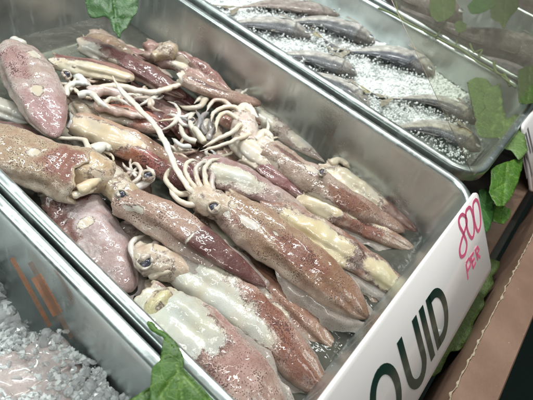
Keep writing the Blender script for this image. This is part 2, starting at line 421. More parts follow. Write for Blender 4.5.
    # fins: a thin limp membrane running down both flanks and round the tip
    if fins:
        NS = 90; rows = []; asym = rs.uniform(.6, 1.0), rs.uniform(.7, 1.15)
        for i in range(NS + 1):
            s = i / NS
            if s < .40: t = finspan[0] + (.97 - finspan[0]) * s / .40; ang = -90
            elif s > .60: t = finspan[0] + (.97 - finspan[0]) * (1 - s) / .40; ang = 90
            else: t = .97; ang = -90 + 180 * (s - .4) / .2
            c, T, U, W, r = frames[min(NT, int(t * NT))]; ar = math.radians(ang)
            D = W * math.sin(ar) + T * math.cos(ar)
            w = fins * R0 * 1.7 * (math.sin(PI * min(1, max(0, s if s < .5 else 1 - s) * 2 * 1.0)) ** .6 * (1 - .35 * math.cos(ar) ** 2) + .08) * (asym[0] if s < .5 else asym[1])
            w *= 1 + .5 * noise.noise(Vector((s * 9, seed.x, 0))) + .2 * noise.noise(Vector((s * 34, seed.x, 0)))
            row = []
            for j in range(7):
                u = j / 6
                q = c + D * (r * .9 + w * u) + T * (w * .25 * u) - U * (u * u * w * .5 + r * .08) + U * (noise.noise(Vector((s * 14, u * 2, seed.y))) * w * .45 * u)
                row.append(mb.vert(q, tone=lerp(tone2 or tone, (.55, .50, .46), .35 + .4 * u), peel=-.3, spk=.5, flesh=flesh))
            rows.append(row)
        mb.loft(rows, mf, False)
    # head and arms grow from the collar
    if head:
        H = [P[0] + (P[1] - P[0]).normalized() * R0 * .7] + [at(*p) for p in head]
        hc = spline(H, 22); hr = (headhw or hw * .62) * pxsize(P[0])
        radii = []; L = 22
        for i in range(L + 1):
            t = i / L; radii.append(hr * (.92 + .2 * math.sin(PI * min(1, t * 1.3))) * (1 - .45 * sm(t, .65, 1.0)))
        base = len(mb.v)
        mb.tube(hc, radii, mi, 26, .85, None, 0, peel=-.2, tone=headtone, spk=.35, flesh=(1, .95, .9))
        for i in range(base, len(mb.v)):
            q = mb.v[i]; near = noise.noise(q * 160 + seed)
            mb.v[i] = q + Vector((noise.noise(q * 150 + seed), noise.noise(q * 150 - seed), near)) * hr * .16
            mb.a['peel'][i] = .2 + .8 * noise.noise(q * 90 + seed)
    for arm in arms:
        path, w0, w1 = arm[0], arm[1] * .80, arm[2] * .78; tn = arm[3] if len(arm) > 3 else armtone; fl = arm[4] if len(arm) > 4 else .8
        A = [at(*p) for p in path]; n = 10 * len(A); c = spline(A, n)
        c = [q + Vector((noise.noise(q * 130 + seed), noise.noise(q * 130 - seed), noise.noise(q * 120))) * pxsize(q) * .8 for q in c]
        sc = pxsize(A[0]); ln = sum((c[i + 1] - c[i]).length for i in range(n)); n2 = max(40, int(ln / .0007)); c = spline(c, n2)
        rows = []; N = None; na = 12
        for i, q in enumerate(c):
            u = i / n2; T = (c[min(i + 1, n2)] - c[max(i - 1, 0)]).normalized()
            if N is None: N = Vector((0, 0, 1)) - T * T.z
            else: N = N - T * N.dot(T)
            N.normalize(); Bn = T.cross(N)
            r = (w0 + (w1 - w0) * u) * sc * (.85 + .15 * sm(u, 0, .1)) * max(.12, (1 - sm(u, .8, 1.0) * .8)) * (1 + .10 * noise.noise(q * 260 + seed))
            ring = []
            for k in range(na):
                an = 2 * PI * k / na; side = math.cos(an - 1.9)
                bump_ = .30 * max(0, math.sin(ln * u / (r * 1.1 + .0004) * 1.6)) * sm(side, .45, .95)
                tn2 = lerp(lerp(tn, (.42, .32, .27), .30), tn, sm(side + .5 * noise.noise(q * 200 + seed), -.7, .3))
                ring.append(mb.vert(q + (N * (math.cos(an) * fl) + Bn * math.sin(an)) * r * (1 + bump_), peel=1.35, tone=tn2, spk=.4, flesh=tuple((.72 * x + .28 * w_) / f_ for x, w_, f_ in zip(tn2, (.58, .52, .46), (.56, .50, .415)))))
            rows.append(ring)
        mb.loft(rows, mi, True, True, True)
    for e in eyes:
        p = at(*e[:3]); r = e[3] * pxsize(p) * .75; A = (CAM - p).normalized(); Bx = A.orthogonal().normalized(); Dx = A.cross(Bx)
        ring = [p + (Bx * math.cos(f) + Dx * math.sin(f)) * r * (1.02 + .16 * noise.noise(Vector((math.cos(f), math.sin(f), 0)) * 1.3 + seed)) + A * r * (.12 + .25 * noise.noise(Vector((math.cos(f) * 1.1, math.sin(f), 3)) + seed)) for f in (2 * PI * k / 28 for k in range(29))]
        mb.tube(ring, [r * (.24 + .16 * noise.noise(Vector((k * .5, 0, 0)) + seed)) for k in range(29)], mi, 9, 1, None, 0, peel=.75, tone=lerp(headtone, (.45, .38, .36), .3), spk=.2, flesh=(.95, .93, .92))
        f0 = rs.uniform(0, 6.28); lid = []
        for k in range(15):
            f = f0 + (k / 14 - .5) * 2.6; o_ = .30 + .62 * abs(k / 7 - 1) ** 2
            lid.append(p + (Bx * math.cos(f) + Dx * math.sin(f)) * r * (o_ + .25) + A * r * (.62 - .35 * abs(k / 7 - 1)))
        mb.tube(lid, [r * (.46 - .22 * abs(k / 7 - 1)) * (1 + .3 * noise.noise(Vector((k * .4, 1, 0)) + seed)) for k in range(15)], mi, 12, .55, A, 0, peel=.4, tone=lerp(headtone, (.48, .42, .38), .5), spk=.3, flesh=(.92, .93, .95))
    org = Vector(C[NT // 2])
    o = mb.build('squid', org)
    tag(o, label, 'squid', 'squid heaped in the steel tray')
    for e in eyes:
        px, py, z, r = e[:4]; dx, dy = e[4:6] if len(e) > 5 else (0.0, 0.0)
        p = at(px, py, z); rr = r * pxsize(p) * .76; p = p - (CAM - p).normalized() * rr * .55
        make_eye(o, p, rr, (CAM - p).normalized() * .9 + Vector((dx + rs.uniform(-.35, .35), dy + rs.uniform(-.35, .35), 0)), sink=True)
    return o
def ball(name, p, r, material, parent, axis=None, squash=1.0, n=20):
    mb = MB(); mi = mb.m(material); A = (axis or Vector((0, 0, 1))).normalized()
    B = A.orthogonal().normalized(); D = A.cross(B)
    rings = []
    for i in range(1, n):
        th = PI * i / n
        rings.append([mb.vert(p + (A * (math.cos(th) * r * squash) + (B * math.cos(f) + D * math.sin(f)) * (math.sin(th) * r)) * (1 + .16 * noise.noise(p * 900 + Vector((math.cos(f) * 1.2, math.sin(f) * 1.2, th))))) for f in (2 * PI * k / n for k in range(n))])
    mb.loft(rings, mi, True, True, True)
    return mb.build(name, p, parent)
def make_eye(o, p, r, look, em=None, pr=.58, sink=False):
    look = look.normalized()
    e = ball('eye', p, r, em or M['eye'], o, look, .9)
    ball('pupil', p + look * r * .62 + look.orthogonal() * r * .18, r * pr * 1.2, M['pupil'], e, look, .42, 16)
    return e

# ------------------------------------------------------------------ trays
def rrect(x0, x1, y0, y1, r, n=9):
    pts = []
    for cx, cy, a0 in ((x1 - r, y1 - r, 0), (x0 + r, y1 - r, 90), (x0 + r, y0 + r, 180), (x1 - r, y0 + r, 270)):
        for i in range(n + 1):
            a = math.radians(a0 + 90 * i / n); pts.append((cx + r * math.cos(a), cy + r * math.sin(a)))
    return pts
def tray(name, label, x0, x1, y0, y1, out, depth=.37, rc=.10, group='steel trays set side by side'):
    mb = MB(); mi = mb.m(M['steel']); rings = []
    prof = [(out - .004, -.05), (out, -.012), (out - .003, .0), (out - .010, .004), (.008, .004), (.002, .001), (-.002, -.008), (-.004, -.03), (-.03, -depth + .05), (-.038, -depth + .022), (-.055, -depth + .006), (-.085, -depth)]
    for o, z in prof:
        rings.append([mb.vert(Vector((x, y, z)) * SC) for x, y in rrect(x0 - o, x1 + o, y0 - o, y1 + o, max(.02, rc + o))])
    mb.loft(rings, mi, True, False, True)
    o = mb.build(name, Vector(((x0 + x1) / 2, (y0 + y1) / 2, -depth)) * SC)
    return tag(o, label, 'tray', group)
squid_tray = tray('steel_tray', 'deep steel food tray heaped with squid', -1.93, .030, .397, 1.54, .034)
fish_tray = tray('steel_tray', 'deep steel food tray filled with crushed ice and small silver fish', -1.93, -.012, 1.655, 2.575, .036)
ice_tray = tray('steel_tray', 'steel food tray in the lower left with clear ice lumps and pale fillets', -1.93, .02, -.80, .318, .034)
far_tray = tray('steel_tray', 'farthest steel food tray holding long large grey fish', -1.93, -.03, 2.70, 3.75, .036, .30)

def slab(name, x0, x1, y0, y1, z0, z1, material, bev=.004, kind=None):
    mb = MB(); mi = mb.m(material)
    rings = []
    for o, z in ((0, z0), (0, z1 - bev), (-bev * .3, z1 - bev * .3), (-bev, z1)):
        rings.append([mb.vert(Vector((x, y, z)) * SC) for x, y in ((x0 - o, y0 - o), (x1 + o, y0 - o), (x1 + o, y1 + o), (x0 - o, y1 + o))])
    mb.loft(rings, mi, True, True, True)
    o = mb.build(name, Vector(((x0 + x1) / 2, (y0 + y1) / 2, z0)) * SC, smooth=False)
    if kind: o['kind'] = kind
    return o
slab('counter', -3.2, .285, -2.5, 5.0, -.47, -.395, M['counter'], kind='structure')
slab('ground', -40, 40, -40, 40, -3.5, -3.42, M['ground'], kind='structure')

# ------------------------------------------------------------------ brown counter edge with a flaking cream line
mb = MB(); mi = mb.m(M['bar'])
bx0, bx1, bz = .301, .414, -.13
prof = [(bx0 + .012, -.42), (bx0, -.40), (bx0, bz - .004), (bx0 + .004, bz), (bx1 - .005, bz), (bx1, bz - .005), (bx1, -.62), (bx1 - .015, -.63)]
rows = []
for i in range(61):
    y = -2.4 + 7.2 * i / 60
    rows.append([mb.vert(Vector((x, y, z)) * SC) for x, z in prof])
mb.loft(rows, mi, True, True, True)
edge = tag(mb.build('counter_edge', Vector((.34, 1.2, -.62)) * SC, smooth=False), 'brown painted metal counter edge, chipped, running in front of the trays', 'counter edge')
mb = MB(); mi = mb.m(M['cream']); rows = []
for i in range(1400):
    y = -1.0 + 4.2 * i / 1399
    w = .0005 + .010 * max(-.05, -.10 + noise.noise(Vector((y * 11, 0, 0))) * .8 + .6 * noise.noise(Vector((y * 60, 3, 0))) + .35 * noise.noise(Vector((y * 170, 5, 0))))
    w = max(.0006, w); j = .006 * noise.noise(Vector((y * 30, 9, 0))); w2 = max(.0004, .0008 + .008 * noise.noise(Vector((y * 45, 7, 0))))
    z = bz + .0012 + .0012 * abs(noise.noise(Vector((y * 90, 1, 0))))
    rows.append([mb.vert(Vector(p) * SC) for p in ((bx0 - w2 + j, y, z - .006), (bx0 - w2 * .3 + j, y, z + .0005), (bx0 + w + j, y, z), (bx0 + w + .0005 + j, y, z - .0010))])
mb.loft(rows, mi, False)
mb.build('flaked_sealant', Vector((bx0, 1.2, bz)) * SC, edge)
mb = MB(); mi = mb.m(simple('bar_reflection_brown', (.16, .105, .075), .4, nscale=60, namp=.4)); rows = []  # added brown slab imitating the bar's reflection in front glass
for i in range(31):
    y = -1.0 + 4.2 * i / 30
    rows.append([mb.vert(Vector(p) * SC) for p in ((.115, y, -.30), (.115, y, -.262), (.12, y, -.257), (.222, y, -.247), (.228, y, -.252), (.228, y, -.30))])
mb.loft(rows, mi, True, True, True)
mb.build('bar_reflection', Vector((.17, 1.2, -.28)) * SC, edge)
# ------------------------------------------------------------------ price signs
SD = Vector((.155, 0, -.18)).normalized(); SN = Vector((.18, 0, .155)).normalized()
class Board:
    """a leaning acrylic board; (u, v) = along the counter, down the slope"""
    def __init__(s, o, k=1.0): s.o = Vector(o); s.k = k
    def p(s, u, v, h=0.0): return (s.o + Vector((0, u * s.k, 0)) + SD * (v * s.k) + SN * h) * SC
    def px(s, x, y):
        d = ray(x, y); C = Vector((0, 0, 1)); t = (s.o - C).dot(SN) / d.dot(SN); q = C + d * t - s.o
        return (q.y / s.k, q.dot(SD) / s.k)
    def slab(s, name, u0, u1, v0, v1, r, material, th=.012):
        mb = MB(); mi = mb.m(material); rings = []
        for o, h in ((-.002, -th), (0, -th + .002), (0, -.002), (-.002, 0)):
            rings.append([mb.vert(s.p(u, v, h)) for u, v in rrect(u0 - o, u1 + o, v0 - o, v1 + o, r + o, 7)])
        mb.loft(rings, mi, True, True, True)
        return mb.build(name, s.p((u0 + u1) / 2, v1))
    def ribbon(s, mb, mi, pts, w, h=.003, base=.0002, closed=False, soft=False):
        P = [Vector((a, b)) for a, b in pts]; n = len(P); rows = []
        for i, p in enumerate(P):
            if closed: a, b = P[i - 1], P[(i + 1) % n]
            else: a, b = P[max(i - 1, 0)], P[min(i + 1, n - 1)]
            t1 = (p - a).normalized() if (p - a).length > 1e-9 else (b - p).normalized()
            t2 = (b - p).normalized() if (b - p).length > 1e-9 else t1
            t = (t1 + t2).normalized(); nrm = Vector((-t.y, t.x)); k = 1 / max(.5, nrm.dot(Vector((-t1.y, t1.x))))
            ww = w(i / (n - 1)) if callable(w) else w
            q0 = p + nrm * ww * k; q1 = p - nrm * ww * k
            rows.append([mb.vert(s.p(q0.x, q0.y, base)), mb.vert(s.p(q0.x, q0.y, h)), mb.vert(s.p(q1.x, q1.y, h)), mb.vert(s.p(q1.x, q1.y, base))])
        if closed: rows.append(rows[0])
        mb.loft(rows, mi, True, not closed, not closed)
def arc(cx, cy, rx, ry, a0, a1, n=14):
    return [(cx + rx * math.cos(math.radians(a0 + (a1 - a0) * i / n)), cy + ry * math.sin(math.radians(a0 + (a1 - a0) * i / n))) for i in range(n + 1)]
B1 = Board((.03798, 0, .060), .9495)
sign = B1.slab('price_sign', .05, 1.555, -.005, .335, .028, M['sign'])
tag(sign, 'white leaning price sign in front of the squid tray, lettered SQUID and 800 PER', 'sign')
SW = .0145; T0, T1 = .101, .290
def letter(fn, name):
    mb = MB(); mi = mb.m(M['ink']); fn(mb, mi); mb.build(name, None, None)
    o = bpy.data.objects[-1] if False else None
def strokes(board, name, material, lines, w, parent, h=.0012):
    mb = MB(); mi = mb.m(material)
    for L in lines:
        pts, cl = (L[0], L[1]) if isinstance(L, tuple) else (L, False)
        board.ribbon(mb, mi, pts, w, h, .0002, cl)
    return mb.build(name, board.p(*((lines[0][0] if isinstance(lines[0], tuple) else lines[0])[0])), parent, smooth=False)
def dshape(u):   # D with its stem at u
    return [[(u, T0), (u, T1)], [(u, T0 + SW)] + arc(u + .030, (T0 + T1) / 2, .062, (T1 - T0) / 2 - SW, -90, 90, 18) + [(u, T1 - SW)]]
strokes(B1, 'letter', M['ink'], dshape(1.050), SW, sign)
strokes(B1, 'letter', M['ink'], [[(1.000, T0), (1.000, T1)]], SW, sign)
strokes(B1, 'letter', M['ink'], [[(.857, T0), (.857, .235)] + arc(.905, .235, .048, .055 - SW * .0, 180, 0, 16) + [(.953, .235), (.953, T0)]], SW, sign)
strokes(B1, 'letter', M['ink'], [(arc(.735, (T0 + T1) / 2, .062, (T1 - T0) / 2 - SW * .6, 0, 348.75, 31), True), [(.745, .235), (.795, .298)]], SW, sign)
strokes(B1, 'letter', M['ink'], [arc(.575, .148, .045, .038, -20, -270, 14) + arc(.575, .243, .050, .042, -90, 160, 16)], SW, sign)
def pxl(L): return [B1.px(*p) for p in L]
def smooth2(L, n=8):
    P = [Vector((a, b, 0)) for a, b in L]; return [(q.x, q.y) for q in spline(P, n * (len(P) - 1))]
e8 = [(466,217),(462,214.5),(458.8,219),(459.5,226),(463,233),(466.5,243),(465,253.5),(461,256.5),(459.5,250),(461.5,240),(464.5,231),(466.8,222),(465.5,216.5)]
z1 = [(468,208),(465.8,212),(466,222),(468.3,233),(472,238),(474,231),(473.2,218),(470.6,208.5),(468,207.5)]
z2 = [(475,200),(473,204),(473.2,213),(475.2,225),(478,231),(480.4,224),(479.8,211),(477.6,201.5),(475,199.5)]
for L in (e8, z1, z2): strokes(B1, 'digit', M['pink'], [smooth2(pxl(L))], .0064, sign, .0009)
pP = [(466,263.5),(468,279)]; pP2 = [(466,263),(469,258.5),(470.6,263),(468.5,269),(467.2,270)]
pE = [[(473,268),(470.8,256.5),(473.6,252.5)],[(471.8,262),(474.4,258)],[(473,268),(475.6,262)]]
pR = [[(477.8,260),(475.4,250),(477.4,246.8),(478.8,249.5),(476.6,254.5)],[(476.8,254.5),(480.2,257)]]
strokes(B1, 'letter', M['pink'], [pxl(pP), smooth2(pxl(pP2), 5)], .0048, sign, .0009)
strokes(B1, 'letter', M['pink'], [pxl(l) for l in pE], .0048, sign, .0009)
strokes(B1, 'letter', M['pink'], [pxl(l) for l in pR], .0048, sign, .0009)
B2 = Board((.030, 0, .012))
u0, _ = B2.px(522, 117)
sign2 = B2.slab('price_sign', u0, u0 + 1.2, -.005, .335, .028, M['sign'])
tag(sign2, 'white leaning price sign cut by the right edge of the photo, grey lettering', 'sign')
bars = [[(525.5, 133), (530.5, 153)], [(527.5, 128), (533, 152)], [(522.5, 157), (527, 178)], [(526.5, 152), (532, 176)]]
for L in bars: strokes(B2, 'letter', M['grey_ink'], [[B2.px(*p) for p in L]], .009, sign2)

# ------------------------------------------------------------------ meltwater in the squid tray
mb = MB(); mi = mb.m(M['water'])
wz = -.262; o = -.012
ring = [mb.vert(Vector((x, y, wz)) * SC) for x, y in rrect(-1.93 - o, .02 + o, .397 - o, 1.54 + o, .075)]
mb.face(ring, mi)
tag(mb.build('meltwater', Vector((-.9, .97, wz)) * SC), kind='stuff')

# ------------------------------------------------------------------ leaning glass guard over the far trays
gp = [at(462, 176, .0), None]
mb = MB(); mi = mb.m(M['glass'])
A = Vector((-.008, 1.625, .012)); 
def on_y(px, py, Y):
    d = ray(px, py); t = Y / d.y; return Vector((d.x * t, Y, 1 + d.z * t))
Bq = on_y(405, 28, 1.625); Bq = A + (Bq - A) * 1.25
th = Vector((.004, 0, .003))
L = 2.4
q = [A, A + Vector((0, L, 0)), Bq + Vector((0, L, 0)), Bq]
lo = [mb.vert(p * SC) for p in q]; hi = [mb.vert((p + th) * SC) for p in q]
mb.face(lo, mi); mb.face(hi, mi)
for k in range(4): mb.face((lo[k], lo[(k + 1) % 4], hi[(k + 1) % 4], hi[k]), mi)
guard = tag(mb.build('glass_guard', A * SC, smooth=False), 'clear sloping glass guard rising over the fish trays from the front', 'glass guard')
mb = MB(); mi = mb.m(simple('glass_edge', (.34, .27, .21), .3, nscale=80))
mb.tube([(A + Vector((0, -.003, 0))) * SC, (Bq + Vector((0, -.003, 0))) * SC], [.00028, .00028], mi, 8)
mb.build('glass_edge', A * SC, guard)
# ------------------------------------------------------------------ the squid
AR = []   # shorthand below: (path, start radius px, end radius px[, colour])
# bottom layer, glimpsed between the others
squid('pale cream squid lying deep at the back left, half under the cream split one', [(60,100,-.27),(95,112,-.28),(140,125,-.29)], 15, PINK, spk=.5, peels=[(.4,0,.3,60)])
squid('plum coloured squid glimpsed under the crossing white tentacle', [(118,96,-.23),(150,118,-.24),(188,136,-.26)], 13, MAROON, spk=.4, darks=[(.5,10,.5,60,(.20,.07,.06))], wob=.14, arms=tangle(120,96,-.18,8,24,'l'))
squid('small dark liver coloured squid between the inky arms and the long pink squid', [(152,78,-.20),(172,92,-.20),(199,110,-.22)], 11.5, MAROON, spk=.3, tone2=(.10,.03,.03), wob=.12, flat=.7)
squid('brown squid lying under the curled arms in the middle of the heap', [(165,118,-.22),(180,130,-.22),(196,146,-.23)], 9, (.24,.09,.07), spk=.4, wob=.12)
squid('pinkish squid buried beside the left tray wall under the two biggest', [(40,190,-.30),(70,215,-.30),(100,250,-.30)], 20, LAV, spk=.5, arms=tangle(50,190,-.24,6,24,'i'))
squid('cream bellied squid lying deep below the brown spotted ones near the front', [(215,250,-.33),(260,290,-.33),(300,335,-.34)], 22, PINK, spk=.4, peels=[(.4,0,.4,60)])
squid('mottled squid sunk deep in the front corner under the speckled white one', [(225,330,-.33),(270,365,-.33),(310,420,-.33)], 22, PINK, spk=.6)
squid('grey pink squid lying deep under the pale cluster of arms', [(195,140,-.29),(240,165,-.30),(290,200,-.31)], 20, PINK, spk=.4)
squid('cream squid lying deep against the far wall under the long pink ones', [(255,140,-.31),(310,175,-.32),(370,215,-.32)], 18, CREAM, spk=.2, arms=tangle(262,140,-.22,8,26,'j',(CREAM,WHITE,(.5,.36,.3))))
squid('rosy squid lying deep on the left under the olive head', [(60,110,-.28),(100,150,-.28),(150,185,-.28)], 24, PINK, spk=.5, peels=[(.5,0,.3,50)])
squid('grey squid deep in the back row behind the spotted head', [(92,40,-.29),(130,62,-.29),(180,90,-.29)], 18, PINK, spk=.5, arms=tangle(92,46,-.20,7,18,'h'))

squid('tawny squid filling the gap below the cream split squid at the back left', [(70,84,-.23),(105,88,-.24),(150,104,-.25)], 15, TAN, spk=.6, peels=[(.5,0,.15,40)], arms=tangle(72,86,-.17,8,26,'a')+tangle(88,80,-.17,6,20,'b'))
squid('greyish rose squid buried under the white tentacle and the liver coloured one', [(130,92,-.25),(160,112,-.26),(205,130,-.27)], 16, (.40,.24,.22), spk=.5, peels=[(.3,10,.15,50)], arms=tangle(150,98,-.19,9,24,'c')+tangle(178,118,-.18,7,22,'d',(INK,CREAM,(.22,.09,.08),WHITE)))
squid('brown squid pressed under the collar of the largest tan one', [(98,150,-.25),(118,172,-.25),(150,196,-.26)], 18, (.42,.27,.22), spk=.7, peels=[(.2,0,.2,60)], arms=tangle(100,150,-.18,7,22,'e',(WHITE,CREAM,(.5,.4,.33)))+tangle(132,172,-.17,7,20,'f'))
squid('pale squid low between the olive headed one and the purple eyed head', [(125,228,-.27),(165,250,-.27),(220,275,-.28)], 20, (.50,.40,.36), spk=.5, peels=[(.5,0,.3,60)])
squid('pinkish grey squid low between the two bare white squid', [(170,290,-.29),(230,335,-.29),(290,385,-.30)], 22, PINK, spk=.6)
squid('brown tinted squid low under the white bellied squid and the curled arms', [(215,160,-.26),(250,190,-.27),(300,222,-.28)], 20, (.42,.28,.22), spk=.8, arms=tangle(214,158,-.19,7,22,'k'))
squid('buff squid low between the big brown one and the yellow cream one', [(262,215,-.28),(310,250,-.28),(365,290,-.30)], 20, (.46,.32,.25), spk=.7)
squid('dun squid low behind the curled arms of the middle squid', [(170,150,-.25),(205,170,-.25),(245,195,-.26)], 16, (.38,.24,.20), spk=.6, arms=tangle(178,152,-.20,8,24,'g'))

squid('pale grey squid along the far wall, its tip behind the long pink striped one', [(238,98,-.25),(282,130,-.26),(338,166,-.27)], 15, (.48,.40,.34), spk=.6, fins=.3, peels=[(.3,0,.2,60),(.7,-20,.12,40)], arms=tangle(240,100,-.20,7,20,'m',(WHITE,CREAM)))
squid('dusky squid pressed to the far wall behind the cream finned one', [(330,164,-.28),(370,190,-.28),(414,222,-.29)], 13, (.36,.27,.22), spk=.7, fins=.3)
squid('brown speckled squid in the back corner below the slim rosy one', [(196,84,-.22),(225,104,-.23),(262,124,-.25)], 12, (.36,.22,.16), spk=.8, fins=.2, peels=[(.2,0,.12,40)])
squid('small cream squid tucked between the purple eyed head and the rim', [(150,282,-.27),(160,300,-.27),(186,330,-.28)], 14, (.52,.44,.34), spk=.5)
squid('mottled squid sunk by the price sign between the yellow cream and big brown ones', [(330,270,-.29),(362,292,-.29),(392,318,-.30)], 15, (.42,.28,.19), spk=.8, fins=.35, peels=[(.4,0,.2,50)])
squid('brown dotted squid sunk at the front beneath the rust patched white one', [(280,345,-.30),(315,372,-.30),(345,402,-.31)], 17, (.40,.25,.17), spk=.9, fins=.35)

squid('rust and cream squid lying low between the dark wine one and the far wall squid', [(262,170,-.25),(300,192,-.26),(352,222,-.28)], 13, (.34,.18,.11), spk=.8, fins=.3, peels=[(.3,-20,.15,50)])
squid('slim speckled squid wedged between the olive headed one and the big brown one', [(196,214,-.23),(232,244,-.24),(286,292,-.27)], 12, (.38,.25,.17), spk=1.0, fins=.3, peels=[(.4,-20,.2,40)])
squid('slim pale squid half hidden between the two bare white ones', [(196,290,-.24),(238,322,-.25),(296,378,-.28)], 13, (.44,.34,.27), spk=.7, fins=.3, peels=[(.3,0,.3,70)])

# back row
squid('tan squid at the back, its rounded head end below the hanging leaf', [(130,62,-.20),(112,48,-.19),(88,37,-.20)], 12, TAN, spk=.8, tip=(2.4,.5), flat=.9)
squid('pale pink squid squeezed behind the tan one under the hanging leaf', [(108,46,-.22),(125,52,-.22),(165,62,-.23)], 8, ROSE, spk=.5, peels=[(.1,0,.2,80)])
squid('cream squid in the back corner behind the long pink split one', [(118,52,-.24),(138,56,-.24),(170,58,-.24)], 10, CREAM, spk=.1, peels=[(.4,0,.6,120)])
squid('long dark plum squid behind the cream split squid', [(84,45,-.17),(130,66,-.17),(186,98,-.18)], 14, (.33,.20,.17), tone2=(.19,.085,.07), split=(.2,.8), spk=.5,
      peels=[(.05,20,.22,60),(.40,30,.06,30)], darks=[(.55,-30,.3,50,(.22,.09,.09))])
squid('cream yellow squid split open with brown edges at the back left', [(56,62,-.13),(95,69,-.13),(135,78,-.15)], 13, (.34,.17,.14), spk=.3, flat=.62,
      peels=[(.55,0,.55,62),(.15,25,.15,40)], flesh=(1.0,.97,.86), tip=(4.5,.6), darks=[(.3,-75,.5,30,(.22,.10,.09))])
squid('long pink squid laid on top at the back, pointing to the far wall', [(147,50,-.15),(180,62,-.15),(208,80,-.16),(232,100,-.19)], 14.5, (.43,.26,.225), tone2=(.38,.23,.18), spk=.5, wob=.16,
      peels=[(.38,0,.09,40),(.25,-30,.06,30)], darks=[(.28,30,.10,50,(.20,.05,.05)),(.55,-60,.3,30,ROSE)], tip=(4,.8),
      head=[(168,52,-.12),(152,58,-.13)], headtone=(.46,.38,.26), headhw=10)
squid('slim rosy brown squid pointing at the far wall over the inky arms', [(180,77,-.13),(215,93,-.14),(261,104,-.19)], 9.5, (.40,.26,.20), tone2=(.37,.22,.17), spk=.8, wob=.09, collar=.95, tip=(5,.6),
      darks=[(.35,-40,.25,18,(.12,.05,.045))], peels=[(.02,0,.05,80)])
# mid left
squid('large pinkish lavender squid at the upper left, tip towards the viewer', [(14,52,-.10),(32,82,-.10),(56,138,-.12)], 25.5, LAV, tone2=(.47,.28,.29), split=(.55,.85), spk=.75, flat=.7, collar=.84, tip=(3.0,.85), wob=.05,
      peels=[(.68,-5,.045,26),(.28,-60,.06,20)], darks=[(.35,10,.22,40,(.52,.33,.33))],
      arms=[([(22,46,-.09),(12,38,-.09)],9,5,WHITE)])
squid('dark brown squid at the left edge under the lavender one', [(-30,126,-.16),(8,132,-.16),(42,136,-.17)], 13, (.16,.075,.065), spk=.4, wob=.14)
squid('translucent grey squid peeping out left of the lavender squid', [(-25,104,-.16),(5,112,-.16),(32,122,-.17)], 14, (.42,.42,.42), spk=.2, flesh=(.75,.82,.9), peels=[(.6,0,.5,120)])
squid('largest tan squid, densely dotted brown, lying along the left rim', [(84,178,-.105),(30,158,-.105),(-45,128,-.11)], 32, (.52,.39,.27), spk=1.0, flat=.72, wob=.06, collar=.92,
      peels=[(.42,22,.05,17),(.82,-12,.05,14)], darks=[(.15,35,.22,50,(.36,.15,.12))],
      head=[(94,172,-.12),(98,166,-.13)], headtone=(.62,.50,.33), headhw=22,
      arms=[([(78,190,-.09),(90,184,-.09),(100,176,-.10)],8,6,(.68,.55,.36)),([(72,196,-.10),(86,191,-.10),(98,186,-.12)],5,4,CREAM),([(88,150,-.12),(84,140,-.12),(62,138,-.13),(48,137,-.14)],4,2,CREAM),([(92,150,-.13),(104,146,-.14),(112,150,-.15)],8,5,WHITE)],
      eyes=[(91,160,-.085,9.5,.3,.1)])
squid('pale lavender squid with wine red blotches, low beside the left rim', [(66,196,-.20),(97,234,-.20),(132,292,-.23)], 26, (.58,.46,.47), tone2=(.52,.38,.38), spk=.6, flat=.7, tip=(3.2,.8), fins=.35, finspan=(.55,1.0),
      darks=[(.1,40,.16,40,ROSE),(.12,-35,.12,35,(.42,.13,.15)),(.35,60,.2,30,ROSE)], peels=[(.45,5,.04,26)])
# centre left
squid('cream and coral squid turning wine red at its tip, left of centre', [(80,124,-.17),(130,145,-.16),(176,172,-.17),(214,198,-.20)], 18, (.52,.33,.22), tone2=(.17,.050,.055), split=(.45,.75), spk=.5, wob=.08,
      peels=[(.15,0,.22,55),(.30,-25,.14,40)], darks=[(.48,20,.18,50,(.46,.13,.12)),(.35,40,.12,40,(.62,.24,.13))], flesh=(1,.92,.80))
squid('squid with an olive head, pink tan forequarters and dark wine rear, in the centre', [(123,202,-.14),(165,219,-.14),(212,252,-.15),(266,287,-.19)], 23, (.47,.315,.245), tone2=(.15,.048,.044), split=(.50,.58), spk=.95, flat=.78, wob=.05, collar=.80, tip=(2.6,.95),
      peels=[(.17,5,.045,14),(.10,14,.035,9),(.545,4,.008,44)], fins=.30, finspan=(.55,1.0),
      head=[(118,188,-.14),(108,174,-.15),(96,168,-.16)], headtone=OLIVE, headhw=14, 
      arms=[([(128,186,-.15),(137,180,-.13),(141,172,-.13),(136,164,-.14),(130,166,-.15)],3.2,2.2,(.62,.52,.46)),([(134,186,-.15),(144,184,-.14),(152,176,-.13),(147,166,-.14)],6,4,(.66,.63,.60)),
            ([(118,184,-.16),(106,160,-.17),(92,142,-.18)],5,3,CREAM)],
      eyes=[(121.5,195,-.10,7,-.1,-.2),(148,176,-.115,7,.2,.2)])
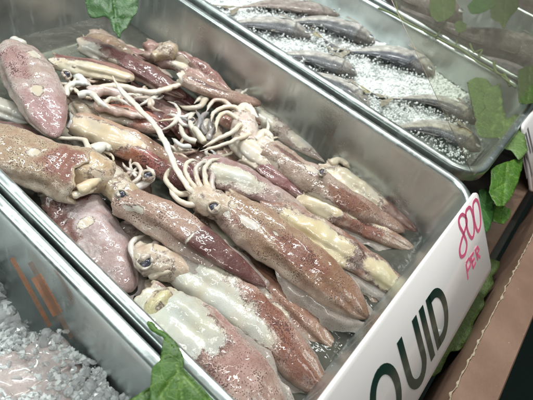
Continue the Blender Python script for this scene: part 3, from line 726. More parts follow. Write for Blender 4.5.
# the biggest brown one in the centre
squid('big brown squid in the middle with curled arms, cream scars and a rust fin', [(220,203,-.15),(262,232,-.15),(315,272,-.18),(368,318,-.22)], 27.5, (.43,.285,.185), tone2=(.33,.175,.10), split=(.5,.75), spk=1.0, flat=.74, wob=.045, collar=.72, tip=(3.4,.8), fins=.34, finspan=(.5,1.0),
      peels=[(.26,-2,.07,15),(.10,15,.05,13),(.40,-28,.02,8)], darks=[(.55,-20,.16,40,RUST),(.15,40,.1,30,(.30,.13,.09))],
      head=[(205,200,-.13),(194,193,-.14)], headtone=(.66,.58,.46), headhw=14,
      arms=[([(191,194,-.13),(180,194,-.12),(171,187,-.12),(165,179,-.12),(169,170,-.11),(174,167,-.11)],4.5,2.2),([(196,191,-.12),(188,178,-.11),(185,167,-.10),(191,160,-.10),(199,162,-.11)],4,2),
            ([(202,190,-.12),(196,177,-.11),(197,167,-.10),(203,162,-.10),(206,166,-.11)],4,2,(.56,.47,.40)),([(208,190,-.12),(205,179,-.11),(205,168,-.10),(211,161,-.10),(221,158,-.10)],4,2),
            ([(212,192,-.13),(212,178,-.12),(214,170,-.12)],4,2.5,(.52,.40,.36)),([(203,203,-.13),(186,204,-.12),(175,197,-.12),(169,188,-.12)],5,2.5),
            ([(196,196,-.115),(187,186,-.095),(176,168,-.085),(166,144,-.08),(152,122,-.08),(135,105,-.08),(121,90,-.08),(112,76,-.09)],3.8,5.2,(.70,.67,.60),.45)],
      eyes=[(214,207,-.095,7.5,0,-.3)])
squid('brown dotted squid half sunk in the water along the big brown one', [(236,268,-.24),(285,305,-.25),(340,356,-.29)], 18, (.36,.19,.13), spk=.8, fins=.3, finspan=(.4,1.0), peels=[(.25,20,.12,30),(.5,40,.1,25)], tip=(3.4,.8), tone2=(.40,.24,.16))
squid('bare white squid in front with a purple eyed head and rust brown patch', [(176,262,-.20),(215,288,-.20),(270,332,-.22),(332,400,-.27)], 27, (.46,.28,.22), tone2=(.36,.19,.13), spk=.85, flat=.72, wob=.045, collar=.74, tip=(3.2,.85), fins=.34,
      peels=[(.15,0,.30,110),(.36,15,.22,75),(.60,12,.11,30)], darks=[(.62,-30,.14,60,RUST),(.80,0,.12,50,RUST)], flesh=(.93,1.0,1.02), 
      head=[(158,262,-.18),(146,256,-.18),(138,247,-.19)], headtone=(.64,.56,.45), headhw=15,
      arms=[([(150,268,-.17),(138,262,-.17),(131,250,-.17),(134,240,-.17),(146,234,-.18)],5,3,(.60,.53,.44)),([(158,258,-.17),(163,252,-.16),(167,260,-.16)],5,4.5,CREAM),([(150,252,-.18),(158,240,-.18),(150,236,-.18)],6,4,(.50,.36,.32)),([(150,275,-.19),(162,272,-.17),(176,268,-.17)],6,6,CREAM)],
      eyes=[(145,262,-.135,9,-.1,-.1)])
squid('bare white squid nearest the front left, with a bright red speckled rear', [(146,300,-.15),(185,325,-.15),(235,370,-.17),(290,436,-.20)], 33.5, (.50,.30,.27), tone2=(.42,.285,.235), spk=1.0, flat=.72, wob=.045, collar=.66, tip=(3.4,.8), fins=.25,
      peels=[(.20,0,.30,110),(.36,-15,.20,70),(.33,40,.20,50)], darks=[(.02,30,.06,40,(.34,.11,.09)),(.50,0,.12,70,(.36,.17,.14))], flesh=(.90,1.0,1.03),
      head=[(148,294,-.14)], headtone=(.62,.60,.36), headhw=20)
# right of centre
squid('white bellied squid blushing purple along one side, right of the curled arms', [(204,168,-.15),(245,182,-.15),(308,212,-.19)], 21, (.42,.26,.26), tone2=(.50,.39,.34), spk=.45, flat=.75, tip=(2.0,.95), wob=.05,
      peels=[(.35,-15,.34,42)], flesh=(.94,.99,1.0), darks=[(.2,40,.2,30,(.40,.16,.20))],)
squid('dark wine squid wedged between the white bellied and the pink ones', [(246,158,-.18),(280,180,-.18),(314,200,-.20)], 12, (.26,.10,.10), tone2=(.11,.035,.04), spk=.4, tip=(3.5,.6), wob=.1, peels=[(.1,20,.1,40)])
squid('pale squid with a spray of thin white arms by the far wall', [(240,140,-.17),(252,152,-.17),(285,176,-.18)], 15, CREAM, spk=.2, peels=[(.3,0,.5,110)], tone2=(.42,.25,.22), split=(.6,.9),
      head=[(243,124,-.16),(236,112,-.16)], headtone=(.66,.58,.52), headhw=13,
      arms=[([(240,122,-.13),(230,114,-.12),(222,114,-.12),(217,122,-.12),(216,132,-.13)],4,2),([(244,118,-.13),(236,108,-.12),(224,107,-.12),(214,113,-.12),(211,122,-.13)],4,2),
            ([(241,124,-.12),(232,132,-.11),(218,139,-.11),(203,147,-.12)],3.5,2),([(250,134,-.13),(238,139,-.12),(220,146,-.115),(200,151,-.12)],3.2,1.8),
            ([(232,108,-.14),(222,100,-.14),(212,102,-.14),(206,112,-.15)],3.6,2,(.56,.42,.34)),([(245,120,-.15),(252,112,-.15),(250,103,-.15)],3.5,2,(.6,.44,.4)),
            ([(236,114,-.14),(246,106,-.14),(258,118,-.14)],6,5,WHITE),([(228,104,-.15),(214,97,-.15),(202,97,-.15),(194,104,-.16)],4,2.4,(.52,.42,.30)),([(207,98,-.15),(200,106,-.15),(190,108,-.15),(180,106,-.16)],4,3,(.50,.40,.28))])
squid('tangle of cream and ink blue squid arms in the middle of the heap', [(218,140,-.21),(206,130,-.20),(194,122,-.20)], 15, (.34,.22,.19), spk=.2, wob=.2, peels=[(.3,0,.5,110)],
      arms=[([(206,134,-.17),(200,124,-.15),(204,115,-.15),(210,112,-.16)],4.5,2.5,INK),([(200,138,-.17),(192,128,-.15),(190,118,-.15),(196,112,-.16)],4,2.5,CREAM),
            ([(212,134,-.16),(210,124,-.15),(214,116,-.15)],4,2.2,INK),([(196,142,-.16),(184,136,-.15),(180,124,-.16)],4.5,3,(.62,.58,.46)),([(190,146,-.16),(182,146,-.15),(172,138,-.16)],4,3,WHITE),
            ([(204,142,-.155),(198,133,-.145),(193,126,-.145)],5,3.4,(.70,.66,.50)),([(208,140,-.155),(212,130,-.145),(218,126,-.145)],4,2,INK),([(196,132,-.15),(200,120,-.14),(196,110,-.15)],3,2,INK)],
      eyes=[(192,121,-.145,4,0,0)])
squid('long pink squid with a brown stripe and a grey bead, by the far wall', [(268,152,-.16),(300,172,-.16),(345,200,-.18),(405,232,-.25)], 17.5, (.47,.36,.29), tone2=(.36,.22,.16), split=(.55,.8), spk=.9, flat=.85, wob=.05, collar=.9, tip=(3.6,.8),
      peels=[(.40,-50,.07,24),(.13,40,.10,25),(.55,50,.10,22)], darks=[(.20,-52,.15,18,(.15,.06,.045)),(.66,-12,.10,45,(.27,.11,.06)),(.42,-30,.03,20,(.15,.06,.05))],
      head=[(262,146,-.16),(254,134,-.17)], headtone=(.66,.60,.52), headhw=9,
      arms=[([(256,140,-.14),(264,132,-.13),(274,140,-.13)],5,4.5,CREAM),([(330,163,-.20),(340,160,-.20),(350,168,-.21)],5,4,CREAM),([(264,138,-.14),(274,146,-.14),(268,152,-.14)],6,4,(.70,.64,.54))],
      eyes=[(322.5,172,-.095,4.6,-.1,-.1)])
squid('cream finned squid with dark russet tip in the water at the far wall', [(325,168,-.24),(365,195,-.24),(420,236,-.28)], 15, CREAM, tone2=(.22,.085,.06), split=(.62,.68), spk=.5, flat=.8, tip=(3.2,.75), fins=.2, peels=[(.35,0,.26,110)], flesh=(1,.98,.90))
squid('cream and russet mottled squid pointing at the front corner', [(298,198,-.21),(345,216,-.22),(418,252,-.28)], 17.5, (.33,.17,.105), tone2=(.38,.25,.175), spk=.8, flat=.75, tip=(2.8,.9), fins=.25, peels=[(.18,0,.20,110),(.52,-35,.10,30),(.40,-5,.06,22),(.66,-50,.10,25)], flesh=(1,.95,.80), darks=[(.38,0,.06,70,(.18,.07,.05)),(.62,5,.12,40,RUST)])
squid('yellow cream squid with a blackish brown band, right of the big brown one', [(262,206,-.19),(315,234,-.19),(362,262,-.21),(412,296,-.27)], 21, (.34,.17,.12), tone2=(.46,.32,.26), split=(.75,.95), spk=.75, flat=.75, tip=(3.4,.75), fins=.28, peels=[(.34,0,.24,90),(.77,-10,.11,60)], flesh=(1,.95,.74), darks=[(.58,-5,.075,65,(.10,.042,.032)),(.12,20,.1,50,(.28,.13,.10))])
# arms of a buried squid at the left
squid('spotted olive grey squid head end with pale looping arms, left of centre', [(96,140,-.22),(88,122,-.19),(74,102,-.18)], 13, (.44,.38,.28), spk=.9, wob=.12, tip=(3,.6),
      arms=[([(66,96,-.14),(67,88,-.13),(74,83,-.13),(84,83,-.13),(92,86,-.14)],4,3,WHITE),([(78,95,-.13),(90,93,-.12),(99,101,-.12),(110,109,-.13)],5,3,WHITE),([(104,103,-.14),(112,98,-.13),(122,101,-.13),(131,106,-.14)],3,2,WHITE),
            ([(88,92,-.15),(104,90,-.15),(122,95,-.16),(140,110,-.17)],9,6,(.50,.36,.34)),([(70,66,-.15),(60,60,-.15),(54,66,-.15)],6,4,(.55,.47,.38)),([(98,88,-.14),(118,86,-.14),(150,92,-.15),(175,86,-.14),(186,82,-.14)],5,3.4,(.66,.58,.48)),
            ([(76,72,-.15),(82,80,-.14),(88,84,-.15)],6,4,WHITE),([(96,104,-.15),(120,112,-.15),(150,118,-.16)],7,4,(.62,.42,.36)),([(68,128,-.15),(72,120,-.14),(70,112,-.15)],3,2.4,(.42,.44,.48))],
      eyes=[(66.5,75,-.115,5.5,.2,.2),(75,69,-.125,4.5,0,0)])
squid('small russet squid stub in the tangle right under the slim rosy one', [(222,118,-.17),(228,122,-.17),(238,128,-.18)], 8, (.38,.18,.13), spk=.5, tip=(2.5,.5), wob=.12)
squid('red edged squid lying between the coral squid and the long white tentacle', [(96,112,-.20),(130,118,-.19),(170,130,-.20)], 13, (.50,.18,.13), spk=.5, wob=.12, peels=[(.3,0,.25,60)], tone2=(.20,.07,.07))
# ------------------------------------------------------------------ fish
def fish(label, pts, hw, group, back=(.13,.14,.15), mid=(.72,.70,.65), belly=(.82,.80,.75), tailcol=(.52,.48,.36), thick=.36, eye=True, tail=True, yellow=0.0, headdark=.5, flip=1):
    """pts: (photo x, photo y, height) from the snout to the root of the tail; hw = half depth in photo pixels"""
    rs = random.Random(label); P = [at(*p) for p in pts]; NT, NA = 70, 36
    P = [q + ((P[0] + (P[-1] - P[0]) * (k / (len(P) - 1))) - q) * .25 for k, q in enumerate(P)]
    C = spline(P, NT); R0 = hw * pxsize(C[NT // 2]) * (1.75 if tail else 1.5)
    mb = MB(); mi = mb.m(M['fish']); rings = []; fr = []
    for i, c in enumerate(C):
        t = i / NT; T = (C[min(i + 1, NT)] - C[max(i - 1, 0)]).normalized()
        U = Vector((0, 0, 1)); U = (U - T * U.dot(T)).normalized()
        D = U.cross(T) * flip                    # towards the back of the fish, which lies on its side
        D = (D + U * .22).normalized(); U2 = T.cross(D).normalized()
        if U2.z < 0: U2 = -U2
        pr = min(1, (t / .30)) ; prof = (math.sin(pr * PI / 2) ** .62) if t < .30 else 1 - .86 * sm(t, .40, 1.0)
        r = max(R0 * prof, R0 * .04); fr.append((c, T, D, U2, r)); ring = []
        for k in range(NA):
            b = 2 * PI * k / NA
            q = c + D * (math.cos(b) * r) + U2 * (math.sin(b) * r * thick * (1.15 if t < .35 else 1))
            h = math.cos(b); nz = .35 * noise.noise(q * 90) 
            tn = lerp(mid, back, sm(h + nz * .4, .42, .68)) if h + nz * .4 > .42 else lerp(belly, mid, sm(h + nz * .4, -.45, .25))
            if t < .24: tn = lerp(lerp(tn, (.22, .19, .15), headdark), tn, sm(t, .14, .25))
            if .20 < t + .03 * h < .225: tn = lerp(tn, (.10, .09, .08), .7)      # gill cover edge
            if yellow and .24 < t < .40 and -.6 < h < .1: tn = lerp(tn, (.50, .36, .10), yellow)
            ring.append(mb.vert(q, tone=tn))
        rings.append(ring)
    mb.loft(rings, mi, True, True, True)
    if tail:
        c, T, D, U2, r = fr[-1]; n = 9
        for sd in (-1, 1):
            a = [mb.vert(c + D * (r * .5 * sd * j / 3 * .5) - T * 0 + U2 * .0004, tone=tailcol) for j in range(4)]
            rows = [a]
            for s in range(1, 7):
                u = s / 6
                rows.append([mb.vert(c + T * (R0 * (1.5 * u * (.62 + .38 * j / 3))) + D * sd * (R0 * (.12 + 1.1 * u) * (.15 + .85 * j / 3) ) + U2 * (.0009 * math.sin(j * 2.5 + s) * 1), tone=lerp(tailcol, (.2, .18, .12), .4 * u)) for j in range(4)])
            mb.loft(rows, mi, False)
            mb.loft([[i for i in r_] for r_ in rows], mi, False) if False else None
    # dorsal and side fins lie in the same skin
    for (t0, t1, hh, sd) in ((.36, .52, .28, 1), (.60, .80, .16, 1)):
        rows = []
        for s in range(13):
            u = s / 12; c, T, D, U2, r = fr[int((t0 + (t1 - t0) * u) * NT)]
            rows.append([mb.vert(c + D * (r * .93), tone=back), mb.vert(c + D * (r + R0 * hh * math.sin(PI * min(1, .15 + u * .85)) ) + T * R0 * .2, tone=lerp(back, (.3, .28, .22), .5))])
        mb.loft(rows, mi, False)
    c, T, D, U2, r = fr[int(.27 * NT)]; rows = []
    for s in range(7):
        u = s / 6
        rows.append([mb.vert(c + U2 * (r * thick * 1.14 + .0006 + .001 * u) + T * (R0 * .75 * u) - D * (r * .25 + w_ * R0 * (.05 + .22 * u)), tone=lerp(mid, (.38, .32, .2), .5)) for w_ in (-1, 0, 1)])
    mb.loft(rows, mi, False)
    o = tag(mb.build('fish', Vector(C[NT // 2])), label, 'fish', group)
    if eye:
        c, T, D, U2, r = fr[int(.085 * NT)]
        p = c + U2 * (r * thick * 1.0) + D * r * .18
        e = ball('eye', p, R0 * .15, M['fisheye'], o, U2, .5, 14); ball('pupil', p + U2 * R0 * .055, R0 * .10, M['pupil'], e, U2, .5, 12)
    return o
FG = 'small silver fish laid on the crushed ice'
FZ = -.092
FB = []
def f(label, pts, hw, **k): FB.append((pts, hw)); return fish(label, [(x, y + 5.5, FZ + (z[0] if z else 0)) for x, y, *z in pts], hw, FG, **k)
f('pale bellied fish at the very back of the ice, cut off by the frame', [(340,10),(305,1),(268,-3),(240,2)], 9, back=(.34,.28,.25), mid=(.52,.46,.41), belly=(.66,.60,.54))
f('dark backed fish nearest the corner of the ice next to the squid tray rim', [(311,32),(285,20),(255,16),(222,19)], 11)
f('dark backed fish beside the corner one, head turned to the far wall', [(375,38),(350,23),(318,14),(286,17)], 12)
f('blue grey fish with its yellowish tail out over the ice, near the far wall', [(433,71),(412,52),(380,45),(350,46)], 13, back=(.11,.125,.155))
f('dark fish in the middle row, its back arched, behind the bright rim', [(357,70),(334,57),(305,49),(270,49)], 11)
f('slim dark fish half hidden by the squid tray rim', [(369,101),(349,82),(325,71),(292,64)], 9, back=(.09,.095,.11))
f('dull grey fish sunk in the ice right of the yellow tails', [(477,119),(459,102),(432,92),(393,93)], 10, back=(.11,.11,.12))
f('fish nearest the front with a brown gill band and yellowish cheek', [(480,146),(462,129),(432,119),(386,123)], 12.5, yellow=.7, back=(.12,.125,.14), mid=(.62,.59,.50), headdark=.75)
f('fish showing only its yellow tail beside the slim dark one', [(425,118,-.06),(405,103,-.05),(388,95,-.04),(371,87,0)], 7, tailcol=(.62,.54,.28), eye=False)
f('small fish with a pale yellow tail tip between two arched backs', [(360,58,-.05),(345,48,-.04),(333,40,-.02),(323,33,0)], 6, tailcol=(.62,.54,.30), eye=False)
FFG = 'large long fish in the farthest tray'
def F(label, pts, hw, **k): return fish(label, [(x, y, -.08) for x, y in pts], hw, FFG, thick=.6, tail=False, **k)
F('large brownish pink fish at the top under the round leaf', [(462,24),(430,8),(395,-8),(340,-34)], 19, back=(.17,.13,.12), mid=(.40,.33,.29), belly=(.55,.48,.43))
F('long pale grey fish stretched across the farthest tray', [(560,78),(520,48),(470,38),(400,8)], 16, back=(.17,.145,.14), mid=(.44,.40,.38), belly=(.62,.58,.54))
F('purple grey fish nearest the front of the farthest tray', [(560,112),(528,88),(500,66),(452,52)], 15, back=(.13,.115,.14), mid=(.38,.34,.37), belly=(.55,.50,.48))
F('dark brown fish beyond the leaf pair at the top right', [(560,40),(540,20),(515,6),(470,-14)], 16, back=(.13,.095,.08), mid=(.30,.25,.22), belly=(.5,.44,.4))

# ------------------------------------------------------------------ ice
def chip(mb, mi, p, r, rs, jag=.45, melt=False):
    ax = Vector((rs.gauss(0, 1), rs.gauss(0, 1), rs.gauss(0, 1))).normalized()
    B = ax.orthogonal().normalized(); D = ax.cross(B); n = 6 if melt else rs.choice((4, 5, 5, 6)); ph = rs.random() * 6
    if melt: B = B * rs.uniform(.6, 1.5); D = D * rs.uniform(.45, 1.2); ax = ax * rs.uniform(.7, 1.5)
    def ring(h, k): return [mb.vert(p + ax * (h * r) + (B * math.cos(ph + 2 * PI * j / n) + D * math.sin(ph + 2 * PI * j / n)) * (r * k * rs.uniform(1 - jag, 1 + jag))) for j in range(n)]
    mb.loft([ring(h, k) for h, k in (((-.9, .3), (-.6, .75), (0, 1.0), (.5, .8), (.85, .35)) if melt else ((-.75, .5), (-.1, 1.0), (.65, .6)))], mi, True, True, True)
def height_bed(name, x0, x1, y0, y1, fz, material, nx, ny):
    mb = MB(); mi = mb.m(material); rows = []
    for i in range(nx + 1):
        x = x0 + (x1 - x0) * i / nx
        rows.append([mb.vert(Vector((x, y0 + (y1 - y0) * j / ny, fz(x, y0 + (y1 - y0) * j / ny))) * SC) for j in range(ny + 1)])
    mb.loft(rows, mi, False)
    return mb, mi
def nz(x, y, s, o=0.0): return noise.noise(Vector((x * s, y * s, o)))
def fish_bed(x, y):
    z = -.118 + .020 * nz(x, y, 5) + .012 * nz(x, y, 22) + .009 * nz(x, y, 70)
    z -= .20 * sm(x, -.28, -.04) + .04 * sm(y, 2.40, 2.56) + .02 * sm(y, 1.75, 1.66)
    return z
rs = random.Random(11)
mb, mi = height_bed('crushed_ice', -1.90, -.05, 1.69, 2.545, fish_bed, M['bed'], 200, 110)
mc = mb.m(M['ice'])
for _ in range(15000):
    x = rs.uniform(-1.75, -.08); y = rs.uniform(1.70, 2.53)
    r = rs.choice((.002, .003, .0035, .005, .008)) * rs.uniform(.8, 1.2)
    chip(mb, mc, Vector((x, y, fish_bed(x, y) + rs.uniform(-.6, .4) * r)) * SC, r * SC, rs, .5, True)
# ice heaped against the lower side of each fish
for pts, hw in FB:
    for _ in range(420):
        i = rs.random() * (len(pts) - 1); k = int(i); u = i - k
        if k >= len(pts) - 1: continue
        a, b = pts[k], pts[k + 1]; X = a[0] + (b[0] - a[0]) * u; Y = a[1] + (b[1] - a[1]) * u
        tx, ty = b[0] - a[0], b[1] - a[1]; ln = math.hypot(tx, ty); nx_, ny_ = -ty / ln, tx / ln
        if ny_ < 0: nx_, ny_ = -nx_, -ny_
        d = 5.5 + hw * (rs.uniform(.30, 1.9) if rs.random() < .93 else rs.uniform(-.8, .3))
        p = at(X + nx_ * d, Y + ny_ * d, FZ - .022 + rs.uniform(0, .022) + .018 * max(0, 1 - abs(d / hw - .8)))
        chip(mb, mc, p, rs.choice((.002, .003, .004, .006)) * SC, rs)
ice = mb.build('crushed_ice', Vector((-.98, 2.1, -.15)) * SC, smooth=False)
tag(ice, kind='stuff')
# lumps of clear ice in the lower left tray
def lump_bed(x, y):
    return -.25 + .02 * nz(x, y, 9) + .012 * nz(x, y, 30) - .12 * sm(y + .02 * nz(x, y, 14) - .03 * sm(x, -.62, -.45) - .035 * sm(x, -.78, -.92), .225, .262)
mb, mi = height_bed('ice_lumps', -1.90, -.02, -.75, .285, lump_bed, M['bed'], 130, 80)
mc = mb.m(M['lump']); mw = mb.m(M['ice'])
def in_zone(x, y): return True
for _ in range(6500):
    x = rs.uniform(-1.1, -.1); y = rs.uniform(-.12, .27)
    if y > .250 + .03 * sm(x, -.62, -.45) + .035 * sm(x, -.78, -.92) + .02 * nz(x, y, 14): continue
    r = rs.choice((.006, .009, .012, .016)) * rs.uniform(.8, 1.25)
    chip(mb, mc if rs.random() < .55 else mw, Vector((x, y, lump_bed(x, y) + rs.uniform(.0, .9) * r)) * SC, r * SC, rs, .42, True)
for _ in range(1900):                    # frost over the fillets
    X, Y = rs.uniform(-5, 128), rs.uniform(330, 402)
    if nz(X, Y, .035, 4.0) < -.10 or (Y < 340 + (X - 60) * .75 and X > 60): continue
    mb_p = at(X, Y, -.215 + rs.uniform(-.006, .004)); chip(mb, mc if rs.random() < .4 else mw, mb_p, rs.choice((.002, .003, .0045, .009)) * SC, rs, .42, True)
tag(mb.build('ice_lumps', Vector((-.9, -.2, -.25)) * SC, smooth=False), kind='stuff')
# two pale fillets lying on that ice
def fillet(label, pts, hw, flat):
    P = [at(*p) for p in pts]; NT, NA = 60, 32; C = spline(P, NT); R0 = hw * pxsize(C[30]); mb = MB(); mi = mb.m(M['fillet']); rings = []
    for i, c in enumerate(C):
        t = i / NT; T = (C[min(i + 1, NT)] - C[max(i - 1, 0)]).normalized(); U = Vector((0, 0, 1)); W = T.cross(U).normalized()
        r = R0 * max(.02, (1 - abs(2 * t - 1) ** 9)) ** .5 * (1 - .15 * t) * (1 + .18 * noise.noise(c * 60))
        ring = []
        for k in range(NA):
            b = 2 * PI * k / NA; cc, ss = math.cos(b), math.sin(b)
            q = c + W * r * math.copysign(abs(ss) ** .7, ss) + U * r * flat * math.copysign(abs(cc) ** .8, cc)
            q += U * (noise.noise(q * 70) * r * .12 + noise.noise(q * 190) * r * .04) + W * (noise.noise(q * 60) * r * .06)
            ring.append(mb.vert(q))
        rings.append(ring)
    mb.loft(rings, mi, True, True, True)
    return tag(mb.build('fillet', Vector(C[30])), label, 'fillet', 'pale fillets on the ice of the lower left tray')
fillet('pale pink fillet with a squared end on the ice, left of the seam', [(70,344,-.228),(30,368,-.222),(-40,410,-.225)], 27, .26)
fillet('frosty grey pink fillet on the ice, right of the seam', [(82,366,-.245),(48,400,-.225),(-10,462,-.225)], 29, .24)
# ice lumps lying over the fillets, each big enough to count
N = 0
for X, Y, r in ((47,333,5),(58,339,4.5),(66,331,4),(52,348,4),(44,341,5),(92,362,4.5),(86,372,5),(97,371,4.5),(78,381,6),(90,386,6),(100,383,5),(84,395,6),(97,397,5),(108,395,5),(70,392,4),(64,376,3.6),(58,388,3.5),(36,352,3.5),(27,358,3.6),(20,350,4),(64,365,3.2),(73,370,3.6)):
    mb = MB(); p = at(X, Y, -.205); chip(mb, mb.m(M['lump']), p, r * pxsize(p) * .95, rs, .42, True)
    tag(mb.build('ice_lump', p, smooth=False), 'loose lump of clear ice on or beside the pale fillets', 'ice lump', 'ice lumps over the fillets')
# see-through strips, painted stand-ins for warm reflections in that tray's wall
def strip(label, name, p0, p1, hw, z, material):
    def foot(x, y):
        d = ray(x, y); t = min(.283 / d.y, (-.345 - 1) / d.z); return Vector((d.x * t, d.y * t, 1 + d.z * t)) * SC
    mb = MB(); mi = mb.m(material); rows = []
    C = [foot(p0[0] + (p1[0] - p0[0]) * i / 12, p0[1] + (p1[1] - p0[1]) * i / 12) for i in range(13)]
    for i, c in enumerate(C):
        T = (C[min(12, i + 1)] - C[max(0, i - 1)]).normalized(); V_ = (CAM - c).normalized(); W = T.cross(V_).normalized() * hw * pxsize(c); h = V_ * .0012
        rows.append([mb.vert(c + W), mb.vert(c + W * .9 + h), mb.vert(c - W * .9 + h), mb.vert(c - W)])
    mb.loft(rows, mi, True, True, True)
    return tag(mb.build(name, C[6], smooth=False), label, 'painted reflection')
strip('narrow faint orange painted reflection on the wall of the lower left tray', 'reflection_strip', (12,258), (50,326), 2.2, -.318, M['orange'])
strip('short wide faint orange painted reflection beside the narrow orange one', 'reflection_strip', (36,276), (58,314), 5.0, -.318, M['orange'])
strip('long faint brown painted reflection on the wall of the lower left tray', 'reflection_strip', (30,262), (72,338), 2.4, -.318, M['brownstrip'])

# ------------------------------------------------------------------ leaves and vine
def leaf(label, outline, z, material, veins=(), curl=.3, group='plastic ivy leaves hung among the trays', tilt=0.0, tipz=0.0, n=26, name='ivy_leaf'):
    """outline in photo points; z = height, tilt = how much higher the last part of the outline lies"""
    bb = [min(p[0] for p in outline), min(p[1] for p in outline), max(p[0] for p in outline), max(p[1] for p in outline)]
    m_ = len(outline); loop = spline([Vector((x, y, 0)) for x, y in outline] + [Vector((*outline[0], 0))], m_ * 6)[:-1]
    for i_, q_ in enumerate(loop):
        k_, u_ = divmod(i_, 6); a_, b_ = outline[k_], outline[(k_ + 1) % m_]
        lin = Vector((a_[0] + (b_[0] - a_[0]) * u_ / 6, a_[1] + (b_[1] - a_[1]) * u_ / 6, 0))
        loop[i_] = q_ * .45 + lin * .55 + Vector((noise.noise(q_ * .35), noise.noise(q_ * .35 + Vector((9, 9, 0))), 0)) * .7
    poly = [(p.x, p.y) for p in loop]
    cx = sum(p[0] for p in poly) / len(poly); cy = sum(p[1] for p in poly) / len(poly)
    bm = bmesh.new(); vs = [bm.verts.new((x, y, 0)) for x, y in poly]; fc = bm.faces.new(vs)
    bmesh.ops.triangulate(bm, faces=[fc])
    for _ in range(4):
        lim = max(bb[2] - bb[0], bb[3] - bb[1]) / n
        es = [e for e in bm.edges if e.calc_length() > lim * 1.4]
        if not es: break
        bmesh.ops.subdivide_edges(bm, edges=es, cuts=1, use_grid_fill=False); bmesh.ops.triangulate(bm, faces=bm.faces[:])
    size = max(bb[2] - bb[0], bb[3] - bb[1])
    mb = MB(); mi = mb.m(material); idx = {}
    def dseg(x, y, a, b):
        ax, ay = a; bx, by = b; L2 = (bx - ax) ** 2 + (by - ay) ** 2; t = max(0, min(1, ((x - ax) * (bx - ax) + (y - ay) * (by - ay)) / L2))
        return math.hypot(x - ax - t * (bx - ax), y - ay - t * (by - ay))
    sd = random.Random(label).uniform(0, 50)
    for side in (0, 1):
        for v in bm.verts:
            x, y = v.co.x, v.co.y
            dz = tilt * (y - cy) / size + curl * .02 * nz(x / size, y / size, 2.2, sd) + curl * .006 * nz(x / size, y / size, 7, sd)
            d = min([dseg(x, y, a, b) for a, b in veins] or [99])
            vv = max(0, 1 - d / (size * .012)); dz -= .004 * max(0, 1 - d / (size * .05))
            dep = z + dz
            idx[(side, v.index)] = mb.vert(at(x, y, dep) - Vector((0, 0, .0005 * side)), vein=vv)
    bm.verts.index_update()
    for fa in bm.faces:
        mb.face([idx[(0, v.index)] for v in fa.verts], mi); mb.face([idx[(1, v.index)] for v in reversed(fa.verts)], mi)
    for e in bm.edges:
        if e.is_boundary:
            a, b = e.verts; mb.face((idx[(0, a.index)], idx[(0, b.index)], idx[(1, b.index)], idx[(1, a.index)]), mi)
    bm.free()
    return tag(mb.build(name, at(cx, cy, z)), label, 'leaf', group)
leaf('broad green leaf with a curled tail lying over the left rims at the bottom', [(148,320),(153,322),(158,328),(166,333),(174,340),(179,347),(183,355),(184,362),(183,367),(190,375),(203,388),(222,412),(180,420),(150,416),(150,392),(152,368),(158,362),(168,358),(177,357),(178,353),(172,344),(164,338),(157,334),(151,330),(147,324)], .05, M['leaf'],
     veins=[((176,360),(184,410)),((179,370),(160,396)),((180,372),(205,398))], curl=.5, n=34)
leaf('bright green leaf tip poking from under the broad leaf at the bottom', [(126,402),(137,395),(150,386),(156,384),(158,410),(140,415),(120,412)], .03, M['leaf'], veins=[((122,410),(156,386))], curl=.3, n=16)
leaf('dark green leaf hanging into the back corner of the squid tray', [(84,-8),(108,-14),(136,-8),(138,4),(137,12),(131,20),(127,28),(121,33),(120,38),(116,34),(112,28),(110,20),(104,16),(96,18),(90,17),(87,10),(85,0)], .02, M['leafdark'], veins=[((112,-8),(119,34))], curl=.6, tilt=-.12)
leaf('round olive green leaf at the top, its stalk hanging over the far rim', [(430,-4),(434,-10),(452,-10),(456,2),(454,14),(446,20),(438,22),(432,17),(429,8)], .10, M['leafolive'], veins=[((442,-8),(444,20))])
leaf('small olive leaf hanging below the round one over the far rim', [(454,24),(459,20),(466,24),(466,30),(461,33),(456,31)], .08, M['leafolive'])
leaf('dark leaf at the top right with a notched tip', [(467,6),(478,-4),(498,-6),(500,2),(492,8),(482,13),(472,14)], .10, M['leafdark'])
leaf('pointed olive leaf at the top right beside the notched one', [(490,4),(500,-4),(519,-6),(518,8),(510,18),(504,29),(499,22),(491,18)], .10, M['leafolive'], veins=[((506,-4),(504,27))])
leaf('pale dusty green ivy leaf seen through the glass over the end of the ice', [(467,82),(476,77),(486,79),(493,86),(500,83),(502,95),(503,106),(507,118),(516,114),(526,118),(524,132),(528,150),(519,160),(512,151),(503,148),(498,138),(490,138),(479,136),(475,124),(480,114),(486,108),(483,101),(485,93),(477,88)], -.02, M['leafhazed'], veins=[((500,98),(506,140)),((500,108),(492,130)),((506,122),(518,140))], curl=.5)  # its paleness is glass haze put into the leaf colour
leaf('olive leaf hanging at the right edge above the second price sign', [(518,70),(526,67),(540,66),(540,100),(528,104),(519,102)], .05, M['leafolive'], veins=[((530,68),(528,102))])
leaf('bright green leaf on the counter just right of the price sign top', [(491,170),(497,165),(509,161),(523,157),(522,168),(518,182),(512,196),(504,206),(497,206),(493,200),(489,192),(491,182)], -.04, M['leaf'], veins=[((507,163),(503,204)),((506,172),(516,178)),((504,184),(494,190))], curl=.5)
leaf('dark leaf tucked behind the upper end of the price sign', [(479,190),(486,188),(493,196),(494,212),(490,228),(485,234),(480,222)], -.10, M['leafdark'])
leaf('light green leaf half hidden below the bright one beside the price sign', [(494,204),(504,206),(511,210),(509,218),(503,224),(496,222),(491,219)], -.11, M['leaf'], veins=[((502,206),(500,222))])
leaf('olive wet leaf scrap lying along the lower end of the price sign', [(478,262),(490,258),(500,262),(497,272),(492,276),(494,284),(484,298),(484,306),(474,322),(472,334),(460,350),(450,352),(440,372),(430,376),(440,340),(455,310),(462,285)], -.262, M['moss'], curl=.8)
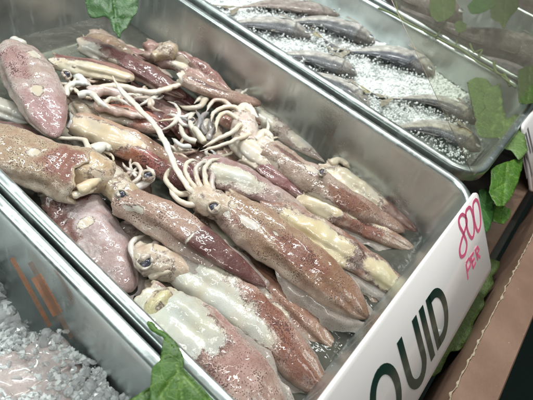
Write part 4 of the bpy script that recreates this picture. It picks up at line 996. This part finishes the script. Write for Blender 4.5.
# vine along the far rim
mb = MB(); mi = mb.m(M['stem'])
def vine(px, w):
    c = spline([at(*p) for p in px], 8 * len(px)); mb.tube(c, [w * pxsize(c[0])] * len(c), mi, 7)
vine([(378,8,.03),(392,14,.03),(410,24,.03),(428,33,.02),(445,42,.02),(462,50,.02),(478,62,.02),(492,70,.02),(506,80,.03),(516,88,.03)], 1.0)
vine([(447,20,.08),(442,28,.05),(436,36,.03),(432,34,.02)], .8)
vine([(461,30,.06),(458,38,.04),(456,45,.02)], .7)
vine([(470,44,.03),(474,52,.03),(482,50,.03),(478,58,.02)], .9)
vine([(494,62,.03),(496,72,.03),(506,78,.03),(510,86,.02),(504,74,.03)], 1.5)
vine([(396,2,.04),(398,12,.03),(404,20,.02)], .6)
tag(mb.build('vine_stem', at(440, 40, .02)), 'thin green vine stem trailing along the far rim of the ice', 'vine')
# water drops clinging to the back wall
for X, Y, r in ((24,10,1.5),(41,13,1.6),(53,17,1.8),(61,10,1.0),(13,20,1.2),(70,20,1.0)):
    d = ray(X, Y); t = -1.935 / d.x; p = Vector((-1.935 * 1.0, d.y * t, 1 + d.z * t)) * SC
    mb = MB(); mi = mb.m(M['lump']); n = 10; rr = r * pxsize(p); rings = []
    for i in range(1, 7):
        th = PI / 2 * i / 6
        rings.append([mb.vert(p + Vector((math.cos(th) * rr * .7, math.sin(th) * rr * math.cos(f_), math.sin(th) * rr * math.sin(f_) * 1.15))) for f_ in (2 * PI * k / n for k in range(n))])
    mb.loft(rings, mi, True, True, True)
    tag(mb.build('water_drop', p), 'water drop clinging to the back wall of the squid tray', 'water drop', 'water drops on the back wall')

# ------------------------------------------------------------------ light
w = bpy.data.worlds.new('World'); bpy.context.scene.world = w; w.use_nodes = True
nt = w.node_tree; nt.nodes.clear(); g = G(nt); out = nt.nodes.new('ShaderNodeOutputWorld')
tc = g.n('TexCoord'); sep = g.n('SeparateXYZ'); g.l(tc.outputs['Generated'], sep.inputs[0])
bg = g.n('Background', Strength=.20)
g.l(g.mix(g.step(sep.outputs['Z'], -.05, .8), (.10, .085, .07), (.66, .84, .82)), bg.inputs[0]); g.l(bg.outputs[0], out.inputs[0])
def lamp(name, loc, look, sx, sy, power, col):
    L = bpy.data.lights.new(name, 'AREA'); L.shape = 'RECTANGLE'; L.size = sx * SC; L.size_y = sy * SC; L.energy = power; L.color = col
    o = bpy.data.objects.new(name, L); COL.objects.link(o); o.location = Vector(loc) * SC
    o.rotation_euler = (Vector(look) * SC - o.location).to_track_quat('-Z', 'Y').to_euler(); return o
lamp('ceiling_lamp', (-1.6, 2.4, 3.2), (-.8, 1.0, -.2), 3.6, .14, 7.6, (.94, 1.0, .97))
lamp('ceiling_lamp', (.9, .2, 3.4), (-.7, 1.0, -.2), 3.0, .14, 3.8, (1.0, .97, .93))
lamp('ceiling_lamp', (-2.6, -.6, 2.6), (-.8, .9, -.2), .14, 2.6, 3.8, (.92, 1.0, .98))

lamp('glint_light', (-1.0, 2.7, 2.3), (-.5, 1.0, -.2), .16, .16, 2.4, (1.0, .99, .96))  # small unseen light added to put wet glints on the squid
lamp('glint_light', (-1.9, 1.9, 2.2), (-.8, 1.0, -.2), .16, .16, 2.0, (.97, 1.0, .99))  # second added light for the same glints

# ------------------------------------------------------------------ camera
cd = bpy.data.cameras.new('Camera'); cam = bpy.data.objects.new('Camera', cd); COL.objects.link(cam)
cam.matrix_world = Matrix(((RX.x, -RX.y, -RX.z, 0), (RY.x, -RY.y, -RY.z, 0), (RZ.x, -RZ.y, -RZ.z, SC), (0, 0, 0, 1)))
cd.sensor_width = 36; cd.lens = 36 * FPX / 533; cd.clip_start = .01; cd.clip_end = 50
cd.dof.use_dof = True; cd.dof.focus_distance = .385; cd.dof.aperture_fstop = 13
sc = bpy.context.scene; sc.camera = cam
sc.view_settings.view_transform = 'Standard'; sc.view_settings.look = 'None'; sc.view_settings.exposure = .02; sc.view_settings.gamma = 1
sc.render.resolution_x, sc.render.resolution_y = 1024, 768
sc.cycles.transparent_max_bounces = 16
